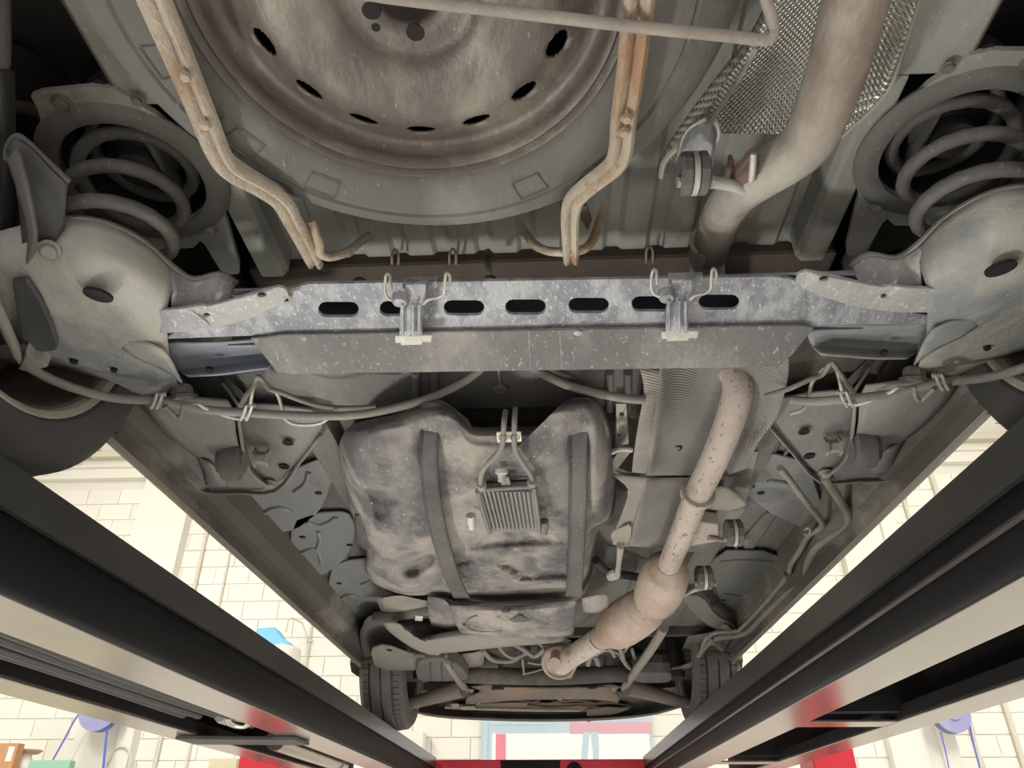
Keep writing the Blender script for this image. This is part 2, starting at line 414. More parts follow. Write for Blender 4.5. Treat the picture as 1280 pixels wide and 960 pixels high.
# ------------------------------------------------------------------ things against the front wall
def onbox(nm, u0, v0, u1, v1, y, d, m, label, cat, **k):
    a, b = WY(u0, v0, y), WY(u1, v1, y)
    return tag(boxW(nm, (a.x, y, b.z), (b.x, y+d, a.z), m, bevel=.006), label, cat, **k)
SH = WY(0, 966, 7.6).z
cab = empty('storage_cabinet', (WY(45, 960, 7.7).x, 7.85, 0), 'tall pale storage cabinet carrying boxes by the left wall', 'cabinet')
xa, xb = WY(-60, 950, 7.6).x, WY(100, 950, 7.6).x
boxW('body', (xa, 7.52, .06), (xb, 7.92, SH), 'beige', cab, bevel=.006)
boxW('door', (xa+.02, 7.50, .1), ((xa+xb)/2-.005, 7.52, SH-.04), 'beige', cab, bevel=.004)
boxW('door', ((xa+xb)/2+.005, 7.50, .1), (xb-.02, 7.52, SH-.04), 'beige', cab, bevel=.004)
boxW('plinth', (xa+.03, 7.55, 0), (xb-.03, 7.88, .06), 'lift_black', cab, bevel=0)
a, b = WY(-14, 929, 7.53), WY(12, 966, 7.53)
cb = tag(boxW('cardboard_box', (a.x, 7.53, SH), (b.x, 7.63, a.z), 'cardboard', bevel=.004), 'orange cardboard box at the far left on the cabinet', 'box')
boxW('paper_label', (b.x-.08, 7.526, SH+.09), (b.x-.025, 7.53, a.z-.03), 'lamp_white', cb, bevel=0)
c = WY(26, 957, 7.79); top = WY(26, 939, 7.79)
can = empty('jug', (c.x, 7.79, SH), 'white jug with a wide tan lid beside the cardboard box', 'jug')
hh = top.z-SH
lathe('body', (c.x, 7.79, SH), [(0, 0), (.10, 0), (.11, .02), (.11, hh*.45), (.07, hh*.75), (.07, hh*.9)], 'lamp_white', can, seg=20)
lathe('lid', (c.x+.03, 7.79, SH+hh*.88), [(0, 0), (.09, 0), (.125, hh*.13), (.125, hh*.18), (.02, hh*.2), (0, hh*.2)], 'tan', can, seg=20)
a, b = WY(37, 950, 7.54), WY(84, 966, 7.54)
tag(boxW('tool_case', (a.x, 7.54, SH), (b.x, 7.64, a.z), 'green_box', bevel=.012), 'pale green case lying on the cabinet top', 'case')
# hose reels on the wall
def reel(u, v, y, r, label, hoses, lab_h):
    c = WY(u, v, y)
    e = empty('hose_reel', (c.x, y, c.z), label, 'hose reel', 'hose reels on the front wall')
    lathe('drum', c, [(0, -.09), (r*.35, -.09), (r*.4, -.07), (r, -.06), (r, -.045), (r*.7, -.04), (r*.7, .04), (r, .045), (r, .06), (0, .06)], 'reel_blue', e, seg=32, axis=(0, 1, 0))
    boxW('wall_arm', (c.x-.04, y+.06, c.z-.05), (c.x+.04, YW-.13, c.z+.05), 'conduit', e, bevel=.004)
    for pts, r2 in hoses:
        tubeW('hose', [WY(pu, pv, y-.02+.004*i) for i, (pu, pv) in enumerate(pts)], r2, 'hose_blue', e, seg=8, sub=4)
    return e
reel(127, 888, 8.0, .20, 'blue hose reel hanging from the wall left of the lift', [([(135, 905), (132, 930), (129, 962), (127, 985)], .012), ([(112, 880), (96, 896), (80, 925), (62, 958), (50, 985)], .008)], 1)
reel(1187, 893, 8.0, .17, 'blue hose reel hanging from the wall right of the lift', [([(1176, 914), (1182, 940), (1187, 965), (1190, 985)], .006), ([(1210, 895), (1217, 930), (1226, 965), (1232, 985)], .007)], 1)
c = WY(146, 955, YW-.2)
P = [(c.x+.13*math.cos(t*.42), YW-.19+.002*(t % 3), c.z+.16*math.sin(t*.42)) for t in range(0, 31)]
tag(tubeW('hose_coil', P, .012, 'conduit', seg=8, sub=1), 'coil of beige hose hung on the left pilaster', 'hose')
# blue topped bag seen above the left runway
c = WY(353, 803, 7.9)
bag = empty('hanging_sack', (c.x, 7.9, c.z-.35), 'clear sack with a blue top hanging above the left runway', 'sack')
a = WY(320, 784, 7.9); b = WY(366, 818, 7.9)
w_ = (b.x-a.x)
lathe('sack_body', (c.x+.03, 7.9, b.z-.12), [(0, 0), (w_*.36, .02), (w_*.42, .10), (w_*.40, .17), (w_*.22, .21)], 'lamp_white', bag, seg=18)
plateW('blue_cover', [WY(u, v, 7.8) for u, v in ((318, 806), (320, 785), (343, 783), (352, 796), (364, 804), (352, 812))], .20, 'sky_blue', bag, bevel=.02, dirv=Vector((0, 1, 0)))
tubeW('hook', [(c.x+.02, 7.9, a.z-.05), (c.x+.02, 7.96, a.z+.10), (c.x+.02, YW-.012, a.z+.16)], .008, 'conduit', bag, seg=6, sub=3)
# grey junction boxes at the ends of the banner
onbox('junction_box', 500, 914, 528, 935, 8.15, .22, 'wall_plain', 'small grey box on the wall left of the banner', 'box')
onbox('junction_box', 862, 910, 882, 930, 8.15, .22, 'wall_plain', 'small grey box on the wall right of the banner', 'box')
onbox('wall_cabinet', 262, 948, 291, 980, 8.0, .3, 'beige', 'pale yellow cabinet on the wall beside the red left post', 'cabinet')

# ------------------------------------------------------------------ four-post lift
ZT, ZL, ZB = Hh(.40), Hh(.346), Hh(.257)
lift = empty('car_lift', (0, 2.4, 0), 'black and red drive-on lift whose runways carry the van', 'car lift')
XL, XR = W(42, 595, .40).x, W(1066, 710, .40).x
Y0, Y1 = -1.6, 4.78
def runway(xi, s):
    X = lambda d: xi+s*d
    deck = boxW('runway', (min(X(0.004), X(.49)), Y0, ZT-.012), (max(X(0.004), X(.49)), Y1, ZT), 'lift_grey', lift, bevel=.002)
    # inner side: upper lip, set-back web with a rolled foot, bright underside flange
    lip = [(X(.006), ZT-.002), (X(0), ZT-.004), (X(0), ZL), (X(.007), ZL)]
    extY('runway_lip', lip, Y0, Y1, 'lift_grey', deck, solid=.004)
    web = [(X(.010), ZL+.004), (X(.010), ZL-.024), (X(.0085), ZL-.026), (X(.009), ZB+.020), (X(.010), ZB+.010), (X(.013), ZB+.004), (X(.020), ZB+.0025)]
    extY('runway_web', web, Y0, Y1, 'lift_black', deck, solid=.004, smooth=True)
    boxW('runway_flange', (min(X(.018), X(.140)), Y0, ZB), (max(X(.018), X(.140)), Y1, ZB+.008), 'flange', deck, bevel=.0015)
    boxW('runway_flange', (min(X(.372), X(.484)), Y0, ZB), (max(X(.372), X(.484)), Y1, ZB+.008), 'flange', deck, bevel=.0015)
    boxW('runway_web', (min(X(.478), X(.486)), Y0, ZB+.008), (max(X(.478), X(.486)), Y1, ZT-.012), 'lift_black', deck, bevel=0)
    extY('stiffener', [(X(.140), ZB+.008), (X(.140), ZB+.035), (X(.134), ZB+.035)], Y0, Y1, 'lift_black', deck, solid=.004)
    extY('stiffener', [(X(.372), ZB+.008), (X(.372), ZB+.035), (X(.378), ZB+.035)], Y0, Y1, 'lift_black', deck, solid=.004)
    return deck, X
dl, X = runway(XL, -1)
hy = W(300, 900, .27).y
for i, (dx, dz, r) in enumerate(((.160, .012, .010), (.198, .014, .0105), (.238, .010, .0105), (.28, .014, .010))):
    P = [(X(dx), y, ZB+dz+.003*math.sin(y*3+i)) for y in (-1.5, -.6, .2, .8, 1.4, hy-.1)]
    tubeW('hydraulic_hose', P, r, 'hose_black', dl, seg=10, sub=4)
tubeW('cylinder_rod', [(X(.255), .95, ZB+.04), (X(.25), 1.6, ZB+.04), (X(.245), hy+.1, ZB+.04)], .010, 'chrome', dl, seg=10, sub=1)
lathe('hose_fitting', (X(.245), hy+.05, ZB+.035), [(0, 0), (.02, 0), (.024, .02), (.024, .10), (.014, .11), (.014, .20), (0, .20)], 'bolt', dl, seg=12, axis=(.1, 1, 0))
tubeW('fitting_elbow', [(X(.20), hy-.02, ZB+.03), (X(.215), hy+.06, ZB+.012), (X(.19), hy+.10, ZB+.012), (X(.165), hy+.08, ZB+.03)], .009, 'chrome', dl, seg=8)
p, q = W(222, 925, .25), W(388, 922, .25)
plateW('cross_strut', [(X(.43), q.y-.02, ZB-.012), (X(.09), q.y+.02, ZB-.012), (X(.085), q.y+.16, ZB-.012), (X(.43), q.y+.12, ZB-.012)], .011, 'dark_bracket', dl, bevel=.002)
lathe('cylinder_tube', (X(.24), q.y+.30, ZB+.02), [(0, 0), (.034, 0), (.034, .80), (.040, .80), (.040, .88), (.02, .88), (.02, .95), (0, .95)], 'flange', dl, seg=20, axis=(0, 1, 0))
dr, X = runway(XR, 1)
extY('stiffener', [(X(.004), ZB+.048), (X(.002), ZB+.052), (X(.004), ZB+.056)], Y0, Y1, 'lift_grey', dr, solid=.003)
for u, v in ((1100, 903), (945, 953)):
    y = W(u, v, .257).y
    boxW('cross_strut', (X(.138), y, ZB+.001), (X(.374), y+.10, ZB+.007), 'flange', dr, bevel=.001)
    boxW('cross_strut', (X(.14), y-.05, ZB+.02), (X(.372), y, ZB+.06), 'lift_black', dr, bevel=.001)
tubeW('synchro_cable', [(X(.185), -1.5, ZB+.06), (X(.185), 1., ZB+.06), (X(.185), 4.6, ZB+.06)], .006, 'dark_bracket', dr, seg=6, sub=1)
cbm = boxW('cross_beam', (-.70, 4.80, Hh(.12)), (.58, 4.98, Hh(.388)), 'lift_red', lift, bevel=.006)
for x0, x1 in ((-1.60, -.70), (.58, 1.50)): boxW('beam_end', (x0, 4.82, Hh(.10)), (x1, 4.96, Hh(.30)), 'lift_red', cbm, bevel=.006)
boxW('cable_cover', (W(625, 950, .38).x, 4.79, Hh(.30)), (W(700, 950, .38).x, 4.80, Hh(.383)), 'lift_black', cbm, bevel=.002)
lathe('pulley', (W(705, 950, .37).x+.06, 4.795, Hh(.33)), [(0, 0), (.045, 0), (.045, .008), (.03, .012), (0, .012)], 'lift_black', cbm, seg=20, axis=(0, -1, 0))
for sx in (-1, 1):
    xc = 1.653*sx-.047
    post = boxW('post', (xc-.12, 4.78, 0), (xc+.12, 5.05, Hh(.60)), 'lift_red', lift, bevel=.01)
    boxW('base_plate', (xc-.2, 4.7, 0), (xc+.2, 5.13, .012), 'lift_red_dark', post, bevel=.002)
    boxW('post_slot', (xc-.025, 4.777, .2), (xc+.025, 4.781, Hh(.15)), 'lift_red_dark', post, bevel=0)
    if sx < 0:
        boxW('warning_label', (xc-.06, 4.772, Hh(.20)), (xc+.05, 4.778, Hh(.338)), 'label_blue', post, bevel=0)
for sx in (-1, 1):
    xc = 1.66*sx
    post = boxW('post', (xc-.13, -1.75, 0), (xc+.13, -1.5, Hh(.60)), 'lift_red', lift, bevel=.01)
    boxW('base_plate', (xc-.2, -1.83, 0), (xc+.2, -1.42, .012), 'lift_red_dark', post, bevel=.002)
boxW('cross_beam', (-1.72, -1.72, Hh(.12)), (1.72, -1.56, Hh(.388)), 'lift_red', lift, bevel=.006)

# ------------------------------------------------------------------ the van
van = empty('van', (0, 2.1, ZT), 'underside of a van on the lift with tank, axle and rusty exhaust', 'van')
# --- body pan
fp = boxW('floor_pan', (-.72, 1.02, Hh(.735)), (.72, 3.12, Hh(.75)), 'underseal', van, bevel=.002)
for x in (-.62, -.30, .30, .40, .50, .60):
    extY('floor_bead', [(x-.022, Hh(.736)), (x-.012, Hh(.727)), (x+.012, Hh(.727)), (x+.022, Hh(.736))], 1.35, 3.0, 'underseal', fp, bevel=.002)
prof = []
x = -.46
while x < .47:
    prof += [(x, Hh(.860)), (x+.018, Hh(.860)), (x+.026, Hh(.853)), (x+.064, Hh(.853))]; x += .072
extY('boot_floor', prof, -.30, .985, 'boot_paint', van, solid=.002)
cm = boxW('rear_crossmember', (-.50, .965, Hh(.83)), (.50, 1.10, Hh(.92)), 'shaded_seal', van, bevel=.008)
for u in (500, 560, 615):
    pass
cm2 = boxW('seat_crossmember', (-.56, 1.10, Hh(.715)), (.19, 1.27, Hh(.80)), 'bracket', van, bevel=.012)
for u in (520, 543, 762, 785):
    a, b = W(u, 465, .712), W(u, 512, .712)
    tubeW('stiffening_rib', [a, (a+b)/2, b], .008, 'bracket', cm2, seg=8, sub=1)
lathe('grommet', W(625, 484, .714), [(.016, -.001), (.016, -.006), (.010, -.009), (.004, -.006), (0, -.006)], 'bracket', cm2, seg=20)
tube('wire', [(622, 455, .67), (624, 470, .70), (625, 484, .714)], .0022, 'clip', van, seg=6)
for (u, v, r) in ((450, 352, .012), (487, 357, .004), (733, 350, .005), (788, 349, .005), (433, 356, .004)):
    lathe('drain_hole', W(u, v, .8295), [(r, 0), (r, -.001), (0, -.001)], 'hole_dark', cm, seg=16)
lathe('stud', W(612, 348, .83), [(.010, 0), (.010, -.004), (.006, -.01), (0, -.01)], 'shaded_seal', cm, seg=12)
for u, v0, v1, m in ((494, 312, 330, 'rod'), (566, 311, 330, 'rod'), (812, 308, 328, 'rod'), (884, 313, 335, 'rod')):
    h = .83
    tube('wire_hook', [(u-4, v1, h), (u-4, v0+6, h-.006), (u, v0, h-.012), (u+4, v0+6, h-.006), (u+4, v1, h)], .0022, m, cm, seg=6, sub=4)
tube('stud_clip', [(610, 314, .775), (610, 322, .78), (611, 340, .797)], .005, 'grey_rubber', cm, seg=8)
block_plate = boxW('light_block_plate', (-.88, -.40, Hh(1.28)), (.88, 4.3, Hh(1.31)), 'arch_dark', van, bevel=.01)  # unseen flat plate, added to keep ceiling light off the underbody
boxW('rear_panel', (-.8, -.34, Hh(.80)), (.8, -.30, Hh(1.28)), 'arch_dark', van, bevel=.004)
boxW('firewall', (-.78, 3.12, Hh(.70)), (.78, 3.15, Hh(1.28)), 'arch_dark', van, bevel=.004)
# --- both sides of the body, springs, arms, pivots
def side(right):
    MIR[0] = right
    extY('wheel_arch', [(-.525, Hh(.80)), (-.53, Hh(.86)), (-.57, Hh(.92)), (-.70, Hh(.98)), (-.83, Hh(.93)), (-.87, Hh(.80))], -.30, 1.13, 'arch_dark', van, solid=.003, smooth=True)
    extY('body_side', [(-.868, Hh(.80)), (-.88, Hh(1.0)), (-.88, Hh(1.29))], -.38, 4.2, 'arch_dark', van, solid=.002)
    rail = extY('chassis_rail', [(-.532, Hh(.815)), (-.525, Hh(.80)), (-.425, Hh(.80)), (-.418, Hh(.815)), (-.418, Hh(.87)), (-.532, Hh(.87))], -.3, .605, 'boot_paint', van, closed=True, bevel=.004)
    extY('rail_end', [(-.463, Hh(.80)), (-.425, Hh(.80)), (-.418, Hh(.815)), (-.418, Hh(.87)), (-.463, Hh(.87))], .605, .95, 'boot_paint', rail, closed=True, bevel=.004)
    lathe('drain_hole', Vector((-.475, .42, Hh(.7995))), [(.014, 0), (.014, -.001), (0, -.001)], 'hole_dark', rail, seg=16)
    sx = .785 if not right else .757
    prof = [(-sx-.06, Hh(.80)), (-sx-.035, Hh(.68)), (-sx-.006, Hh(.645)), (-sx-.002, Hh(.612)), (-sx+.002, Hh(.612)), (-sx+.006, Hh(.65)), (-sx+.028, Hh(.655)), (-sx+.048, Hh(.675)), (-sx+.066, Hh(.735))]
    sill = extY('sill', prof, 1.0, 3.24, 'sill', van, solid=.0015, n=1)
    extY('sill_seam', [(-sx-.004, Hh(.611)), (-sx, Hh(.6085)), (-sx+.004, Hh(.611)), (-sx+.004, Hh(.622)), (-sx-.004, Hh(.622))], 1.0, 3.24, 'seam', sill, closed=True)
    # front end of sill: torn mud corner
    plateW('sill_end', [(-sx-.04, 3.22, Hh(.62)), (-sx+.10, 3.22, Hh(.64)), (-sx+.11, 3.36, Hh(.60)), (-sx+.02, 3.34, Hh(.56)), (-sx-.05, 3.30, Hh(.60))], .02, 'sill', sill, bevel=.003)
    # spring seat: plate with a round opening, cup and bump stop
    sc = Vector((-.562, .715, 0))
    hole = [Vector((sc.x+.095*math.cos(t*math.pi/16), sc.y+.095*math.sin(t*math.pi/16), Hh(.792))) for t in range(32)]
    out = [W(*p) for p in rnd([(36, 117, .792), (135, 107, .792), (205, 150, .792), (262, 222, .792), (282, 270, .792), (302, 342, .785), (280, 345, .785), (252, 300, .792), (240, 312, .792), (70, 312, .792), (62, 200, .792), (48, 140, .792)], 1, .15)]
    seat = plateW('spring_seat', out, .010, 'boot_paint', van, holes=[hole], bevel=.002)
    lathe('seat_ring', (sc.x, sc.y, Hh(.792)), [(.126, .001), (.120, -.005), (.108, -.008), (.095, -.004), (.095, .004), (.126, .004)], 'underseal', seat, seg=40)
    lathe('spring_cup', (sc.x, sc.y, Hh(.80)), [(.096, -.002), (.099, .03), (.099, .10), (.06, .115), (0, .115)], 'black_rubber', seat, seg=40)
    lathe('bump_stop', (sc.x, sc.y, Hh(.80)), [(.062, .11), (.062, .07), (.054, .06), (.056, .05), (.045, .042), (.047, .03), (.034, .02), (.030, .005), (.008, .0), (.006, .01), (0, .01)], 'black_rubber', seat, seg=32)
    bolt(78, 127, .792, .009, seat, m='underseal'); bolt(172, 124, .792, .006, seat, m='underseal')
    bolt(263, 286, .79, .008, seat, m='bracket'); lathe('drain_hole', W(125, 104, .7995), [(.006, 0), (.006, -.001), (0, -.001)], 'hole_dark', rail, seg=12)
    # coil spring
    P = []; turns = 3.6; z0, z1 = .640, .865
    n = int(turns*20)
    for i in range(n+1):
        t = i/n; a = R_(80)+t*turns*2*math.pi
        P.append((sc.x+.072*math.cos(a), sc.y+.072*math.sin(a), Hh(z0+(z1-z0)*t)))
    tubeW('coil_spring', P, .0096, 'spring', van, seg=10, sub=1)
    # trailing arm with spring pan
    arm = sheet('trailing_arm', [
        [(-10, 292, .63), (-20, 330, .605), (-25, 375, .60), (-20, 420, .605), (-10, 452, .63)],
        [(38, 280, .635), (35, 325, .60), (35, 370, .59), (45, 415, .60), (60, 456, .63)],
        [(80, 275, .645), (80, 325, .60), (82, 372, .585), (95, 425, .60), (110, 470, .635)],
        [(128, 279, .652), (128, 326, .605), (130, 375, .592), (145, 435, .605), (162, 487, .645)],
        [(180, 305, .66), (178, 343, .618), (172, 385, .602), (182, 445, .612), (205, 501, .65)],
        [(215, 338, .668), (213, 362, .635), (208, 395, .618), (214, 455, .625), (232, 504, .66)]], 'arm_dust', van, th=.004, sub=4)
    sheet('pan_lip', [[(58, 276, .645), (100, 274, .648), (140, 283, .654), (180, 304, .661), (215, 335, .668), (240, 350, .67), (272, 344, .672), (296, 356, .675)],
                      [(60, 272, .662), (102, 270, .664), (142, 279, .67), (183, 300, .676), (218, 331, .682), (243, 346, .684), (274, 340, .685), (298, 352, .688)]], 'arm_dust', arm, th=.003, sub=3)
    sheet('pan_wing', [[(205, 332, .667), (213, 352, .645), (214, 385, .622)], [(240, 351, .668), (240, 366, .652), (236, 390, .63)], [(272, 345, .671), (268, 364, .655), (260, 385, .64)], [(294, 355, .674), (290, 366, .66), (285, 380, .648)]], 'galv_dust', arm, th=.004, sub=4)
    plate('arm_gusset', [(182, 390, .612), (232, 386, .612), (250, 382, .62), (262, 384, .62), (345, 358, .632), (358, 361, .632), (362, 374, .628), (315, 398, .622), (255, 414, .615), (185, 418, .610)], .005, 'galv_dust', arm, holes=[ell(327, 369, 6, 3, .626), ell(258, 394, 4, 2.5, .62)], r=1, bevel=.0015)
    sheet('arm_strap', [[(145, 424, .605), (146, 430, .605), (170, 446, .608)], [(180, 428, .602), (184, 438, .604), (205, 462, .612)], [(204, 437, .604), (214, 450, .608), (228, 478, .62)]], 'arm_dust', arm, th=.005, sub=3)
    plate('pan_hole', ell(122, 370, 20, 6.5, .577, 16, 18, .004), .004, 'hole_dark', arm, bevel=0)
    for (u, v, h, r, mm) in ((107, 343, .598, .009, 'arm_dust'), (57, 385, .589, .005, 'hole_dark'), (93, 450, .615, .006, 'hole_dark'), (143, 461, .618, .005, 'hole_dark')):
        lathe('stamped_hole', W(u, v, h), [(r, .006), (r, -.004), (r*.8, -.005), (r*.7, -.004), (0, -.004)], mm, arm, seg=16)
    # inner channel side of the beam beside the arm
    sheet('beam_end', [[(200, 428, .63), (205, 445, .655), (222, 462, .65), (236, 470, .63)], [(262, 428, .632), (265, 443, .662), (270, 458, .655), (275, 468, .63)], [(322, 424, .634), (326, 438, .664), (318, 452, .66), (305, 464, .632)], [(346, 422, .636), (350, 436, .664), (345, 450, .66), (335, 460, .634)]], 'blue_steel', arm, th=.004, sub=3)
    lathe('stamped_hole', W(262, 462, .632), [(.006, .003), (.006, -.003), (0, -.002)], 'hole_dark', arm, seg=14)
    # pivot bracket
    pb = plate('pivot_bracket', [(200, 560, .672), (229, 590, .668), (257, 614, .664), (343, 613, .664), (402, 540, .672), (404, 515, .685), (330, 505, .69), (290, 510, .69)], .005, 'bracket', van, holes=[], r=1, bevel=.002)
    for u, v in ((360, 553), (355, 583)):
        lathe('drain_hole', W(u, v, .6655), [(.011, 0), (.011, -.002), (.007, -.002), (.006, .0), (0, .0)], 'hole_dark', pb, seg=16)
    sheet('bracket_lip', [[(229, 590, .667), (243, 602, .665), (257, 613, .663), (300, 614, .663), (343, 612, .663), (372, 578, .668), (400, 541, .671)],
                          [(227, 592, .655), (242, 605, .653), (256, 616.5, .652), (300, 617.5, .652), (345, 615.5, .652), (375, 580, .657), (403, 543, .661)]], 'bracket', pb, th=.003, sub=3)
    sheet('arm_root', [[(180, 500, .64), (188, 516, .642), (212, 545, .648), (241, 567, .652), (270, 586, .656), (291, 601, .658)],
                       [(225, 496, .622), (235, 512, .622), (250, 540, .626), (270, 560, .63), (285, 578, .634), (296, 592, .64)],
                       [(285, 500, .635), (292, 515, .632), (295, 540, .634), (298, 555, .638), (300, 570, .642), (302, 584, .648)]], 'bracket', pb, th=.004, sub=4)
    sheet('bracket_cheek', [[(297, 512, .632), (300, 540, .63), (304, 565, .632), (311, 588, .636), (325, 602, .642), (337, 609, .648)],
                            [(299, 512, .672), (303, 540, .672), (308, 565, .67), (315, 586, .668), (328, 600, .666), (338, 608, .665)]], 'bracket', pb, th=.005, sub=4)
    c = W(293, 576, .622)
    lathe('bush', c, [(.012, -.03), (.024, -.03), (.026, -.026), (.026, -.02), (.038, -.018), (.040, 0), (.038, .012), (.024, .016), (.024, .02), (0, .02)], 'grey_rubber', pb, seg=28, axis=(1, .12, 0))
    c = W(318, 572, .645)
    lathe('pivot_bolt', c, [(0, -.03), (.018, -.03), (.018, -.024), (.013, -.022), (.013, -.004), (.02, -.004), (.02, 0), (0, 0)], 'bolt', pb, seg=6, axis=(-1, -.1, 0), auto=20)
    bolt(337, 603, .66, .010, pb)
    sheet('bracket_boss', [[(246, 570, .655), (254, 590, .665), (258, 606, .664)], [(262, 578, .635), (268, 594, .645), (270, 608, .66)], [(276, 590, .65), (282, 600, .655), (280, 608, .664)]], 'bracket', pb, th=.003, sub=3)
    # brake hose clip, flat spring clips and thin brake pipe
    cab = tube('brake_cable', [(-30, 330, .57), (0, 392, .57), (14, 425, .57), (32, 455, .575), (80, 481, .585), (140, 497, .595), (195, 501, .60), (255, 512, .60), (312, 516, .60), (360, 519, .605), (420, 520, .61), (470, 515, .62), (530, 500, .64), (575, 480, .66), (602, 461, .68)] if not right else
               [(-30, 330, .57), (0, 392, .57), (14, 425, .57), (32, 455, .575), (80, 481, .585), (140, 497, .595), (195, 501, .60), (255, 512, .60), (312, 516, .60), (345, 517, .61), (372, 514, .635)], .0072, 'cable', van, seg=10, sub=4)
    for u, v, k in ((198, 501, 1), (310, 516, 0)):
        for d in (-4, 3):
            tube('cable_clip', [(u+d-5, v+9, .588), (u+d-1, v+1, .588), (u+d+2, v-8, .592), (u+d+5, v-9, .605), (u+d+2, v+2, .614)], .0026, 'clip', cab, seg=6, sub=3)
    plate('cable_bracket', [(22, 462, .565), (28, 452, .565), (32, 438, .565), (40, 448, .565), (52, 452, .565), (60, 459, .565), (48, 462, .565), (36, 466, .565)], .02, 'cable', cab, bevel=.002)
    tube('brake_pipe', [(240, 505, .605), (248, 505, .60), (262, 512, .60), (305, 522, .62), (318, 478, .66), (324, 472, .665), (345, 490, .655), (352, 508, .64), (358, 525, .62), (375, 531, .615)]+([] if right else [(400, 529, .615), (414, 520, .62), (425, 517, .62)]), .0032, 'clip', van, seg=8, sub=4)
    tube('brake_pipe', [(300, 508, .625), (318, 478, .655), (324, 471, .66), (335, 485, .655), (350, 490, .65), (375, 500, .645), (405, 508, .64)]+([] if right else [(440, 510, .64), (470, 508, .645)]), .0045, 'cable', van, seg=8, sub=4)
    tube('bracket_arm', [(278, 480, .67), (282, 484, .665), (300, 509, .635)], .003, 'bracket', van, seg=6)
    plate('wire_tray', [(230, 470, .70), (252, 470, .70), (305, 540, .70), (300, 556, .70)], .003, 'arch_dark', van, bevel=.001)
    plate('wire_tray', [(270, 470, .69), (280, 470, .69), (318, 505, .69), (312, 512, .69)], .003, 'dark_bracket', van, bevel=.001)
    lathe('adjuster_nut', W(228, 491, .635), [(0, -.012), (.014, -.012), (.018, -.006), (.018, .004), (.024, .008), (.024, .014), (0, .014)], 'bracket', van, seg=8, axis=(.2, .3, -1))
    tube('hook_rod', [(205, 508, .59), (216, 518, .588), (222, 522, .588), (227, 517, .59), (228, 505, .60)], .004, 'bracket', van, seg=8)
    # shock absorber and its bracket
    sh = tube('shock_absorber', [(-16, -120, .86), (-12, 50, .77), (-13, 84, .75)], .020, 'grey_rubber', van, seg=16, sub=1)
    tube('shock_body', [(-13, 83, .75), (-10, 180, .70), (-8, 300, .64)], .024, 'black_steel', sh, seg=20, sub=1)
    c = W(8, 315, .635)
    lathe('shock_eye', c, [(0, -.035), (.016, -.035), (.022, -.03), (.022, .03), (.016, .035), (0, .035)], 'black_steel', sh, seg=20, axis=(1, 0, 0))
    sb = sheet('shock_bracket', [[(8, 190, .68), (16, 172, .685), (28, 172, .685), (42, 184, .68), (62, 205, .675), (86, 226, .67)],
                                 [(12, 195, .655), (20, 180, .66), (32, 182, .66), (46, 194, .655), (62, 212, .65), (84, 232, .65)],
                                 [(24, 250, .635), (30, 235, .638), (40, 232, .64), (52, 240, .64), (66, 250, .64), (82, 262, .64)],
                                 [(30, 330, .605), (36, 325, .608), (48, 318, .61), (60, 312, .612), (70, 300, .618), (80, 285, .63)]], 'dark_bracket', van, th=.004, sub=3)
    tube('bracket_rim', [(9, 200, .665), (10, 185, .672), (20, 171, .672), (32, 176, .668), (52, 195, .66), (86, 227, .655)], .004, 'grey_rubber', sb, seg=8)
    sheet('bracket_face', [[(11, 200, .64), (26, 245, .615), (36, 290, .60), (34, 330, .592)], [(22, 185, .64), (36, 240, .612), (45, 290, .596), (42, 318, .592)]], 'grey_rubber', sb, th=.005, sub=3)
    bolt(62, 312, .605, .009, sb, m='bolt', axis=(.3, -.5, -1))
    plate('brake_backplate', [(14, 352, .578), (34, 350, .578), (52, 376, .578), (66, 408, .578), (73, 430, .58), (71, 438, .58), (40, 442, .58), (26, 424, .578)], .008, 'dark_bracket', van, bevel=.003)
    MIR[0] = False
side(False); side(True)

# --- wheels on the runways
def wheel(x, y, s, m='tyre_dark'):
    """s: +1 inner face towards +x"""
    zc = ZT+.31; e = lathe('wheel', (x, y, zc), [(.218, -.086), (.228, -.096), (.26, -.10), (.288, -.092), (.303, -.076), (.306, -.052), (.297, -.050), (.297, -.044), (.3085, -.042), (.3095, -.004), (.30, -.004), (.30, .004), (.3095, .004), (.3085, .042), (.297, .044), (.297, .050), (.306, .052), (.303, .076), (.288, .092), (.26, .10), (.228, .096), (.218, .086)], m, van, seg=72, axis=(s, 0, 0), auto=30)
    e['label'] = 'dusty black road tyre'
    lathe('rim', (x, y, zc), [(.213, .080), (.205, .074), (.198, .03), (.178, 0), (.172, -.06), (.10, -.07), (.07, -.065), (0, -.065)], 'rim', e, seg=56, axis=(s, 0, 0))
    lathe('rim_flange', (x, y, zc), [(.209, .076), (.213, .088), (.221, .093), (.226, .090), (.222, .080)], 'seam', e, seg=56, axis=(s, 0, 0))
    lathe('rim', (x, y, zc), [(.200, -.085), (.208, -.090), (.208, -.082), (.196, -.078), (.190, -.06), (.168, -.065), (.10, -.072), (0, -.07)], 'rim', e, seg=56, axis=(s, 0, 0))
    lathe('brake_drum', (x, y, zc), [(.0, .06), (.11, .06), (.115, .055), (.115, -.05)], 'arch_dark', e, seg=40, axis=(s, 0, 0))
    # sipes on the shoulder blocks
    V = []; fc = []
    for k in range(72):
        a = 2*math.pi*k/72
        for sd in (-1, 1):
            b = len(V)
            for da in (-.004, .004):
                for (r, xx) in ((.3075, .050), (.3045, .078)):
                    V.append(Vector((x+s*xx*sd, y+math.cos(a+da)*(r+.0012), zc+math.sin(a+da)*(r+.0012))))
            fc.append((b, b+1, b+3, b+2))
    o = mk('tread_sipes', V, fc, 'hole_dark', e); o['kind'] = 'stuff'
    return e
